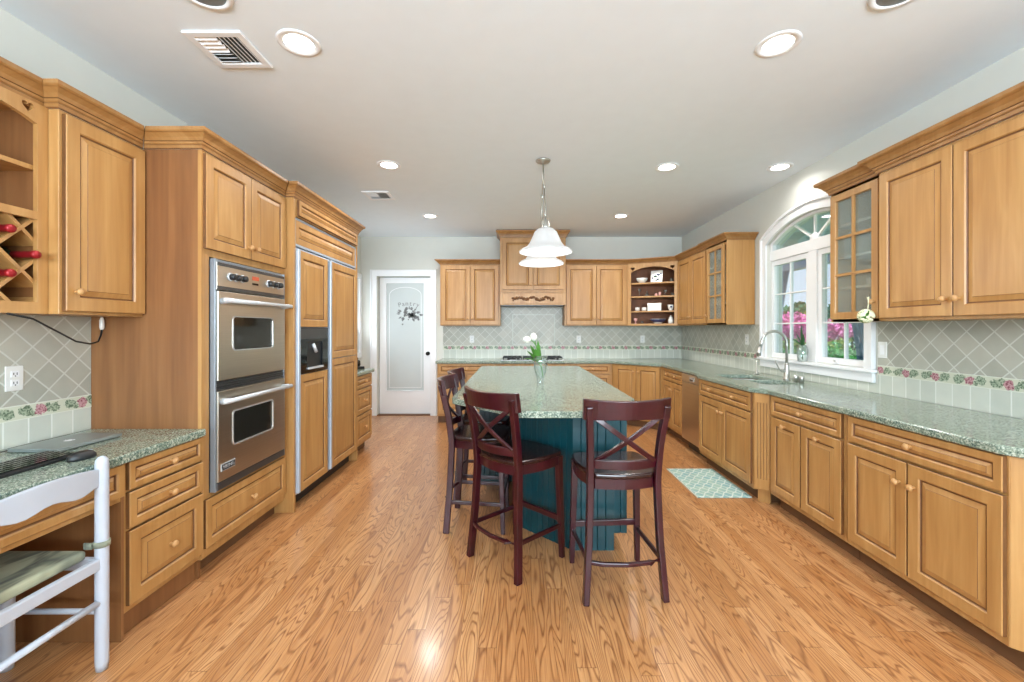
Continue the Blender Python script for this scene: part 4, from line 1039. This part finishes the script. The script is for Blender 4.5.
tag(b.build('computer_cable', 'black_plastic'), 'thin black cable trailing on the desk behind the keyboard', 'cable')
b = MB(); b.tube([(-2.10, 1.75, 1.444), (-2.12, 1.86, 1.425), (-2.17, 2.02, 1.36), (-2.20, 2.12, 1.318), (-2.23, 2.22, 1.302), (-2.252, 2.285, 1.312), (-2.262, 2.31, 1.345), (-2.264, 2.318, 1.376)], .0045, 8)
pc = tag(b.build('power_cord', 'black_plastic'), 'black cord looping below the wall cabinets to a white plug', 'cord')
b = MB(); b.lathe([(.008, 0), (.011, .012), (.011, .05), (.008, .058), (.005, .068)], (-2.264, 2.318, 1.377), seg=12); b.build('plug', 'white_plastic', pc)

# ------------------------------------------------------------------ cooktop
ck = thing('cooktop', 'gas cooktop with black grates on the back counter', 'cooktop', (.25, 6.43, .9145))
b = MB(); b.box(-.46, .46, -.22, .22, 0, .012); b.build('tray', 'steel', ck, .004)
for k in range(3):
    x0 = -.445+k*.30
    b = MB(); 
    for i in range(5): b.box(x0+i*.0675, x0+i*.0675+.012, -.16, .20, .035, .05)
    for y in (-.16, .02, .188): b.box(x0, x0+.282, y, y+.012, .033, .048)
    for x in (x0, x0+.27):
        for y in (-.16, .188): b.box(x, x+.012, y, y+.012, .012, .034)
    b.build('grate', 'cast_iron', ck)
    for y in (-.07, .11):
        b = MB(); b.lathe([(.05, .012), (.05, .022), (.035, .024), (.035, .032), (0, .033)], (x0+.141, y, 0), seg=16); b.build('burner', 'cast_iron', ck)
for k in range(6):
    b = MB(); b.lathe([(.019, .0125), (.018, .035), (0, .036)], (-.36+k*.144, -.195, 0), seg=12); b.build('knob', 'black_plastic', ck)

# ------------------------------------------------------------------ faucet group
fa = thing('faucet', 'brushed gooseneck faucet with side lever behind the sink', 'faucet', (2.49, 3.90, .9145), R(180))
b = MB(); b.lathe([(.030, 0), (.030, .008), (.024, .014), (.022, .10), (.019, .13), (.016, .15)], seg=18); b.build('faucet_base', 'nickel', fa)
pts = [(0, 0, .14), (0, 0, .33)]+[(.115-.115*math.cos(R(a)), 0, .33+.115*math.sin(R(a))) for a in range(15, 166, 15)]+[(.232, 0, .34), (.243, 0, .30)]
b = MB(); b.tube(pts, .0125, 12); b.build('spout', 'nickel', fa)
b = MB(); b.tube([(.243, 0, .302), (.252, 0, .262), (.262, 0, .222)], [.014, .018, .021], 12); b.build('spray_head', 'nickel', fa)
b = MB(); b.tube([(.015, 0, .075), (.045, 0, .078), (.07, 0, .10), (.095, .0, .15), (.10, 0, .175)], [.012, .010, .007, .006, .008], 10); b.build('lever', 'nickel', fa)
so = thing('soap_dispenser', 'slim metal pump dispenser at the far end of the sink', 'soap dispenser', (2.49, 4.385, .9145), R(180))
b = MB(); b.lathe([(.022, 0), (.022, .01), (.012, .02), (.010, .04), (.006, .045), (.006, .145), (0, .146)], seg=14); b.build('pump_post', 'nickel', so)
b = MB(); b.tube([(0, 0, .14), (.0, 0, .155), (.03, 0, .16), (.07, 0, .15)], .006, 8); b.build('pump_spout', 'nickel', so)
for yy, lab in ((3.748, 'short metal cap on the counter, next to the faucet'), (3.675, 'short metal cap on the counter, second from the faucet')):
    b = MB(); b.lathe([(.020, 0), (.020, .05), (.017, .056), (0, .057)], seg=16)
    tag(b.build('air_gap_cap', 'nickel', None, loc=(2.475, yy, .9145)), lab, 'fitting')
# plant on the window sill
pv = thing('sill_vase', 'glass vase holding dark green leaves on the window sill', 'vase', (2.608, 3.86, 1.0845))
b = MB(); b.lathe([(.036, 0), (.040, .004), (.043, .05), (.045, .11), (.036, .135), (.034, .15), (.0325, .15), (.034, .135), (.042, .11), (.040, .05), (.037, .008), (0, .008)], seg=20); b.build('glass_vase', 'vase_glass', pv)
for d_, L_, w_, dr_ in (((0, .9, .6), .17, .014, .04), ((-.1, .5, 1), .14, .016, .02), ((0, .1, 1), .20, .012, .0), ((-.2, -.4, 1), .13, .016, .04), ((.1, .3, .8), .13, .016, .06), ((-.2, .7, .3), .12, .014, .05), ((0, -.1, 1), .13, .014, .02)):
    leafm(pv, (0, 0, .14), d_, L_, w_, dr_, 'dark_leaf')
b = MB(); b.tube([(0, 0, .02), (.0, .005, .22)], .006, 7); b.build('plant_stem', 'dark_leaf', pv)
# flower ball hanging on the cabinet knob
fb = thing('flower_ball', 'cream flower ball hanging from the glass cabinet knob', 'ornament', (2.243, 2.718, 1.462))
b = MB(); rr = random.Random(9)
for k in range(120):
    v = Vector((rr.gauss(0, 1), rr.gauss(0, 1), rr.gauss(0, 1))).normalized(); p = v*.031
    b.M = Matrix.Translation(p) @ Vector((0, 0, 1)).rotation_difference(v).to_matrix().to_4x4()
    r_ = rr.uniform(.008, .0115)
    b.lathe([(.003, 0), (r_, .008), (r_*.9, .014), (r_*.3, .012), (0, .011)], seg=7, mat=0 if rr.random() < .9 else 1)
b.M = Matrix(); b.lathe([(0, -.026), (.018, -.018), (.025, 0), (.018, .018), (0, .026)], seg=12, mat=1)
b.build('blossoms', ['cream_flower', 'leaf'], fb)
b = MB(); b.tube([(.012, .0, .04), (.016, .002, .07), (.018, .0, .095), (.018, .012, .122), (.018, -.0, .124), (.012, -.004, .08)], .003, 6); b.build('ribbon', 'cream_flower', fb)

# ------------------------------------------------------------------ dishes on the open corner shelves
GD = 'dishes on the open corner shelves'
def shelf_pt(x, y, z): 
    v = Matrix.Rotation(an2, 2) @ Vector((x, y)); return (A2.x+v.x, A2.y+v.y, z+.0005)
def put_lathe(name, label, cat, x, y, z, prof, mat, extra=None):
    b = MB(); b.lathe(prof, seg=18); o = b.build(name, mat); o.location = shelf_pt(x, y, z); tag(o, label, cat, GD); return o
Z4, Z3, Z2, Z1 = 2.075, 1.873, 1.652, ZU+.03
bowl = [(.035, 0), (.04, .006), (.075, .04), (.085, .075), (.081, .075), (.07, .042), (.03, .012), (0, .012)]
put_lathe('bowl', 'white footed bowl on the top corner shelf', 'bowl', .19, .10, Z4, bowl, 'ceramic')
cdp = thing('picture_tile', 'white picture tile with a blue and green floral motif leaning on the top corner shelf', 'picture', shelf_pt(.40, .10, Z4), an2-R(4), GD)
b = MB(); b.M = Matrix.Rotation(R(-12), 4, 'X'); b.box(-.085, .085, 0, .012, .002, .19); b.build('panel', 'ceramic', cdp, .002)
b = MB(); b.M = Matrix.Rotation(R(-12), 4, 'X'); rr = random.Random(4)
for k in range(16): b.lathe([(rr.uniform(.008, .016), .0005), (.006, .002)], (rr.gauss(0, .03), 0, .10+rr.gauss(0, .03)), '-y', 9, k % 2)
flat('motif_blue', srgb(60, 70, 110), .4, .2, 40)
b.build('motif', ['motif_blue', 'dark_leaf'], cdp)
put_lathe('jar', 'tiny brown jar at the window-wall end of the top corner shelf', 'jar', .615, .10, Z4, [(.018, 0), (.025, .02), (.02, .045), (.012, .05), (.014, .06), (0, .06)], 'pewter')
gob = [(.022, 0), (.022, .004), (.005, .010), (.005, .06), (.022, .085), (.024, .125), (.0225, .125), (.02, .087), (0, .068)]
put_lathe('goblet', 'tall clear goblet on the second corner shelf from the top', 'glass', .155, .09, Z3, gob, 'vase_glass')
put_lathe('bell', 'pewter bell on the second corner shelf from the top', 'bell', .265, .10, Z3, [(.034, 0), (.03, .02), (.018, .045), (.006, .05), (.006, .07), (.01, .08), (0, .082)], 'pewter')
cup = [(.022, 0), (.024, .004), (.028, .045), (.0255, .045), (.02, .008), (0, .008)]
put_lathe('candle', 'pink votive candle beside the pewter bell', 'candle', .40, .08, Z3, [(.022, 0), (.022, .035), (.004, .036), (.0015, .045), (0, .045)], 'pink_wax')
put_lathe('candle', 'taller pink candle on the second corner shelf, next to the small glasses', 'candle', .45, .11, Z3, [(.02, 0), (.02, .06), (.004, .061), (.0015, .07), (0, .07)], 'pink_wax')
put_lathe('glass', 'stemmed glass between the pink candles and the shelf end', 'glass', .53, .09, Z3, [(p*1.0, q*.7) for p, q in gob], 'vase_glass')
put_lathe('glass', 'small tumbler at the window-wall end of the second corner shelf', 'glass', .63, .11, Z3, cup, 'vase_glass')
put_lathe('jar', 'small white pot at the hood end of the third corner shelf', 'pot', .125, .09, Z2, [(.032, 0), (.036, .03), (.034, .055), (.030, .055), (.030, .01), (0, .01)], 'ceramic')
put_lathe('jar', 'small white pot beside the white box on the third corner shelf', 'pot', .225, .09, Z2, [(.032, 0), (.036, .03), (.034, .055), (.030, .055), (.030, .01), (0, .01)], 'ceramic')
bx = thing('box', 'white rectangular box on the third corner shelf', 'box', shelf_pt(.375, .10, Z2), an2, GD)
b = MB(); b.box(-.10, .10, -.03, .03, 0, .095); b.build('box_body', 'ceramic', bx, .006)
b = MB(); b.box(-.104, .104, -.034, .034, .0955, .115); b.build('lid', 'ceramic', bx, .006)
cp_ = put_lathe('cup', 'white cup with a blue motif on the third corner shelf', 'cup', .605, .09, Z2, [(.025, 0), (.022, .008), (.04, .04), (.045, .085), (.042, .085), (.036, .04), (0, .014)], 'ceramic')
b = MB(); b.lathe([(.016, 0), (.012, .002)], (-.01, -.042, .055), '-y', 10); b.build('motif', 'motif_blue', cp_)
put_lathe('goblet', 'short pink goblet on the bottom corner shelf', 'glass', .10, .08, Z1, [(.022, 0), (.008, .012), (.008, .03), (.025, .05), (.028, .08), (.025, .08), (0, .045)], 'pink_wax')
put_lathe('jar', 'tiny dark pot between the pink goblet and the blue bowl', 'pot', .195, .10, Z1, [(.018, 0), (.024, .02), (.016, .04), (0, .04)], 'pewter')
bb = put_lathe('bowl', 'wide blue and white bowl on the bottom corner shelf', 'bowl', .42, .12, Z1, [(.05, 0), (.055, .008), (.10, .045), (.115, .07), (.11, .07), (.09, .045), (.04, .014), (0, .014)], 'ceramic')
b = MB(); b.lathe([(.0730, .0205), (.1030, .0450), (.1165, .0670)], seg=18, cap=False); b.build('glazed_band', 'motif_blue', bb)
put_lathe('jar', 'white lidded jar at the window-wall end of the bottom corner shelf', 'jar', .605, .09, Z1, [(.03, 0), (.036, .01), (.038, .05), (.026, .08), (.028, .085), (.015, .105), (.006, .112), (.01, .122), (0, .128)], 'ceramic')
# dishes behind the glass doors
GG = 'white dishes behind the glass doors'
def dish(x, y, z, lab, prof=bowl, s=1):
    b = MB(); b.lathe([(r_*s, h_*s) for r_, h_ in prof], seg=16); o = b.build('dish', 'ceramic'); o.location = (x, y, z+.0005); tag(o, lab, 'dish', GG)
dish(2.50, 4.80, 1.679, 'white bowl on the lower shelf of the far glass cabinet')
dish(2.50, 4.86, 1.899, 'white bowl on the middle shelf of the far glass cabinet')
dish(2.50, 4.84, ZU+.018, 'white cup on the floor of the far glass cabinet', cup, 1.6)
dish(2.50, 2.86, ZU+.018, 'white dish on the floor of the glass cabinet beside the window', [(.05, 0), (.09, .02), (.10, .05), (.095, .05), (.05, .01), (0, .01)])
dish(2.50, 2.97, 1.679, 'white cup on the lower shelf of the glass cabinet beside the window', cup, 1.4)
dish(2.50, 2.84, 1.899, 'white bowl on the middle shelf of the glass cabinet beside the window', bowl, .9)

# ------------------------------------------------------------------ rug
rg = tag(MB().box(1.485, 1.93, 3.46, 4.165, .0005, .010).build('rug', 'lattice_rug', None, .004), 'small pale teal lattice rug in front of the sink cabinet', 'rug')
b = MB()
b.box(1.478, 1.485, 3.46, 4.165, .0008, .009)
b.build('rug_binding', 'pale_interior', rg)

# ------------------------------------------------------------------ ceiling fittings
lights = [(-1.112, 2.173, 'lit recessed ceiling light next to the large square vent'), (1.348, 2.181, 'lit recessed ceiling light nearest the camera on the window side'),
          (-1.135, 3.79, 'lit recessed ceiling light next to the small vent above the refrigerator'), (1.366, 3.837, 'lit recessed ceiling light above the aisle between island and sink'),
          (-1.116, 5.50, 'lit recessed ceiling light above the pantry door approach'), (1.362, 5.50, 'lit recessed ceiling light in front of the open corner shelves'),
          (2.389, 3.837, 'lit recessed ceiling light close above the arched window')]
rl = None
for x, y, lab in lights:
    if rl is None:
        rl = thing('recessed_light', lab, 'ceiling light', (x, y, ZC), 0, 'lit recessed ceiling lights')
        b = MB(); b.lathe([(.072, -.001), (.072, -.004), (.095, -.006), (.104, -.004), (.105, -.0005)], seg=32); b.build('trim_ring', 'white_trim', rl)
        b = MB(); b.lathe([(.0715, -.0005), (.0715, -.0035), (0, -.0035)], seg=32); b.build('lens', 'lamp_lens', rl); o = rl
    else: o = dup_thing(rl, (x, y, ZC), None, lab)
for x, y, lab in lights:
    light('downlight', 'AREA', (x, y, ZC-.008), (0, 0, 0), LAMP_W*(.3 if x > 2 else 2.0 if y > 5 else 1.5 if y > 3 else 1), LAMP_C, shape='DISK', size=.14, spread=R(150))
for x, y, lab in ((-1.355, 1.835, 'unlit round grey ceiling fixture over the desk side, cut by the photo edge'), (1.667, 1.835, 'unlit round grey ceiling fixture over the window side, cut by the photo edge')):
    t = thing('ceiling_fixture', lab, 'ceiling fixture', (x, y, ZC), 0, 'unlit round ceiling fixtures')  # plain round fixture of unknown kind
    b = MB(); b.lathe([(.085, -.001), (.085, -.008), (.108, -.008), (.114, -.0005)], seg=32); b.build('trim_ring', 'white_trim', t)
    b = MB(); b.lathe([(.0845, -.0005), (.0845, -.006), (0, -.010)], seg=32); b.build('fixture_disc', 'grey_lens', t)
def vent(x, y, lab):
    t = thing('ceiling_vent', lab, 'vent', (x, y, ZC), 0, 'square ceiling vents')
    b = MB(); b.M = Matrix.Translation((0, 0, -.012)); b.plate(rect(-.145, .145, -.143, .143), [rect(-.108, .108, -.106, .106)], .0115); b.build('frame', 'white_trim', t, .004)
    b = MB(); b.box(-.108, .108, -.106, .106, -.002, -.0005); b.build('backing', 'vent_dark', t)
    b = MB()
    for k in range(5):       # angled blades, half one way and half across
        x_ = .012+k*.022; b.M = Matrix.Translation((x_, 0, -.007)) @ Matrix.Rotation(R(35), 4, 'Y'); b.box(-.007, .007, -.106+.0, .106, -.001, .001)
    for k in range(7):
        y_ = -.095+k*.031; b.M = Matrix.Translation((-.055, y_, -.007)) @ Matrix.Rotation(R(-35 if k < 4 else 35), 4, 'X'); b.box(-.053, .053, -.010, .010, -.001, .001)
    b.build('louvre', 'white_trim', t)
vent(-1.50, 2.222, 'square ceiling vent nearest the camera, beside a recessed light')
vent(-1.50, 4.645, 'square ceiling vent farther back, above the refrigerator')
# island pendant: one canopy, two bell shades
pn = thing('pendant_light', 'two-shade white bell pendant hanging over the island', 'pendant light', (.236, 3.69, ZC))
b = MB(); b.lathe([(.0, -.032), (.018, -.030), (.030, -.018), (.060, -.012), (.066, -.0005)], seg=24); b.build('canopy', 'nickel', pn)
for sy in (-1, 1):
    y = sy*(.32 if sy < 0 else .28); top = -.60
    b = MB(); n_ = 26; p0, p1 = Vector((0, sy*.012, -.03)), Vector((0, y, top))
    b.tube([p0, p0.lerp(p1, .42)], .005, 8); b.tube([p0.lerp(p1, .44), p0.lerp(p1, .97)], .005, 8)
    for f in (.43, .98):
        c_ = p0.lerp(p1, f); b.lathe([(.004, -.022), (.011, -.012), (.011, .012), (.004, .022)], tuple(c_), seg=10)
    b.build('suspension_rod', 'nickel', pn)
    b = MB(); b.lathe([(.006, .03), (.014, .02), (.028, -.005), (.034, -.055), (.036, -.065)], (0, y, top), seg=16); b.build('socket_cup', 'nickel', pn)
    zt, zr = top-.065, 1.986-ZC
    prof = [(.036, zt), (.060, zt-.006), (.088, zt-.030), (.108, zt-.075), (.126, zt-.115), (.152, zt-.150), (.190, zr+.028), (.212, zr+.010), (.210, zr), (.200, zr+.006), (.150, zt-.160), (.118, zt-.118), (.10, zt-.075), (.082, zt-.035), (.034, zt-.010)]
    b = MB(); b.lathe(prof, (0, y, 0), seg=36); b.build('bell_shade', 'shade_glass', pn)
    b = MB(); b.lathe([(0, zt-.09), (.03, zt-.10), (.034, zt-.125), (.02, zt-.15), (0, zt-.155)], (0, y, 0), seg=14); b.build('bulb', 'lamp_lens', pn)
    light('pendant_bulb', 'POINT', (.236, 3.69+y, 1.93), (0, 0, 0), 14, (1, .97, .93), shadow_soft_size=.06)

# ------------------------------------------------------------------ outdoors, beyond the arched window
struct(MB().box(XR+.17, 40, -6, 45, -.45, -.35).build('lawn', 'lawn'))
struct(MB().box(XR+.17, 5.0, 1.0, 11.0, 2.62, 2.74).build('porch_ceiling', 'porch_grey'))
struct(MB().box(4.85, 5.0, 1.0, 11.0, 2.42, 2.6195).build('porch_beam', 'porch_grey'))
def leaves(b, c, r, n_, s, rr, mat=0):
    for k in range(n_):
        v = Vector((rr.gauss(0, 1), rr.gauss(0, 1), rr.gauss(0, 1))).normalized()*rr.uniform(.55, 1.0)
        p = Vector(c)+Vector((v.x*r[0], v.y*r[1], v.z*r[2]))
        a = Vector((rr.gauss(0, 1), rr.gauss(0, 1), rr.gauss(0, 1))).normalized(); q = a.cross(Vector((rr.gauss(0, 1), rr.gauss(0, 1), .3))).normalized()
        s_ = s*rr.uniform(.6, 1.3)
        b.add([tuple(p-a*s_), tuple(p+q*s_*.55), tuple(p+a*s_), tuple(p-q*s_*.55)], [(0, 1, 2, 3)], mat)
def shrub(name, lab, cat, x, y, rad, h_, mat, n_, leaf, seed, trunk=.3, grp=None):
    rr = random.Random(seed); t = thing(name, lab, cat, (x, y, -.35), 0, grp)
    b = MB()
    for k in range(7):
        a = k*2*PI/7; c = (rad*.45*math.cos(a), rad*.45*math.sin(a), trunk+(h_-trunk)*(.35+.4*rr.random()))
        leaves(b, c, (rad*.6, rad*.6, (h_-trunk)*.36), n_//7, leaf, rr)
    b.build('foliage', mat, t)
    b = MB(); b.tube([(0, 0, .0005), (.03, .02, trunk*.6), (.0, 0, h_*.6)], [.05*h_/2+.02, .04*h_/2+.015, .02], 8)
    for k in range(3):
        a = k*2.1; b.tube([(0, 0, trunk*.5), (rad*.3*math.cos(a), rad*.3*math.sin(a), h_*.55)], [.03, .012], 6)
    b.build('trunk', 'bark', t); return t
def ray(px, d_): return ((px-516)*d_/424, d_)
TG = 'trees beyond the lawn'
for px, d_, h_, rad, lab, sd in ((776, 16, 2.6, .95, 'dark green tree at the edge of the garden, by the porch curtain', 1), (792, 22.5, 3.0, 1.1, 'dark green garden tree seen in the middle of the far sash', 2),
                            (808, 19.5, 2.8, .95, 'dark green garden tree near the window mullion', 3), (828, 25, 3.4, 1.1, 'dark green garden tree behind the glass cabinet side of the window', 4),
                            (852, 17.6, 3.0, 1.0, 'dark green garden tree seen at the near edge of the window', 5)):
    x, y = ray(px, d_); shrub('garden_tree', lab, 'tree', x, y, rad, h_, 'tree_leaf', 1800, .14, sd, .8, TG)
for px, d_, h_, rad, lab, sd in ((796, 14, 2.1, .6, 'yellow-green bush behind the pink shrub in the far sash', 11), (826, 11.8, 2.0, .6, 'yellow-green bush seen through the near sash', 12), (807, 16.6, 2.4, .6, 'yellow-green bush behind the window mullion', 13)):
    x, y = ray(px, d_); shrub('garden_bush', lab, 'bush', x, y, rad, h_, 'lime_leaf', 1500, .075, sd, .5, 'yellow-green bushes')
for px, d_, h_, rad, lab, sd in ((791, 10.5, 2.2, .6, 'pink flowering shrub seen through the far sash', 21), (836, 8.8, 1.95, .6, 'pink flowering shrub seen through the near sash', 22)):
    x, y = ray(px, d_); shrub('flowering_shrub', lab, 'shrub', x, y, rad, h_, 'pink_blossom', 2000, .045, sd, 1.42, 'pink flowering shrubs')
for px, d_, h_, rad, lab, sd in ((784, 9.4, 1.42, .55, 'low green hedge plant under the pink shrub in the far sash', 31), (832, 7.9, 1.42, .5, 'low green hedge plant under the near sash', 32), (856, 6.9, 1.42, .4, 'low green hedge plant beside the near curtain', 33)):
    x, y = ray(px, d_); shrub('hedge_plant', lab, 'plant', x, y, rad, h_, 'hedge_leaf', 1600, .04, sd, .5, 'low hedge plants')
def curtain(lab, y0, y1, yb0, yb1, x):
    b = MB(); n_, m = 28, 10; vs = []
    for j in range(m+1):
        t = j/m; z = 2.41-t*2.0; k = math.sin(min(1, t*1.15)*PI/2)
        for i in range(n_+1):
            s = i/n_; ya = y0+(y1-y0)*s; yb = yb0+(yb1-yb0)*s; vs.append((x+.05*math.sin(s*PI*9)*(1-.4*k), ya+(yb-ya)*k, z))
    b.add(vs, [(j*(n_+1)+i, j*(n_+1)+i+1, (j+1)*(n_+1)+i+1, (j+1)*(n_+1)+i) for j in range(m) for i in range(n_)], 0, True)
    o = b.build('porch_curtain', 'curtain_blue'); s = o.modifiers.new('cloth', 'SOLIDIFY'); s.thickness = .006
    tag(o, lab, 'curtain', 'blue porch curtains'); return o
curtain('blue porch curtain seen at the far edge of the window', 7.45, 8.15, 7.75, 8.05, 4.78)
curtain('blue porch curtain swept aside, seen at the near edge of the window', 5.75, 6.45, 5.72, 5.92, 4.78)
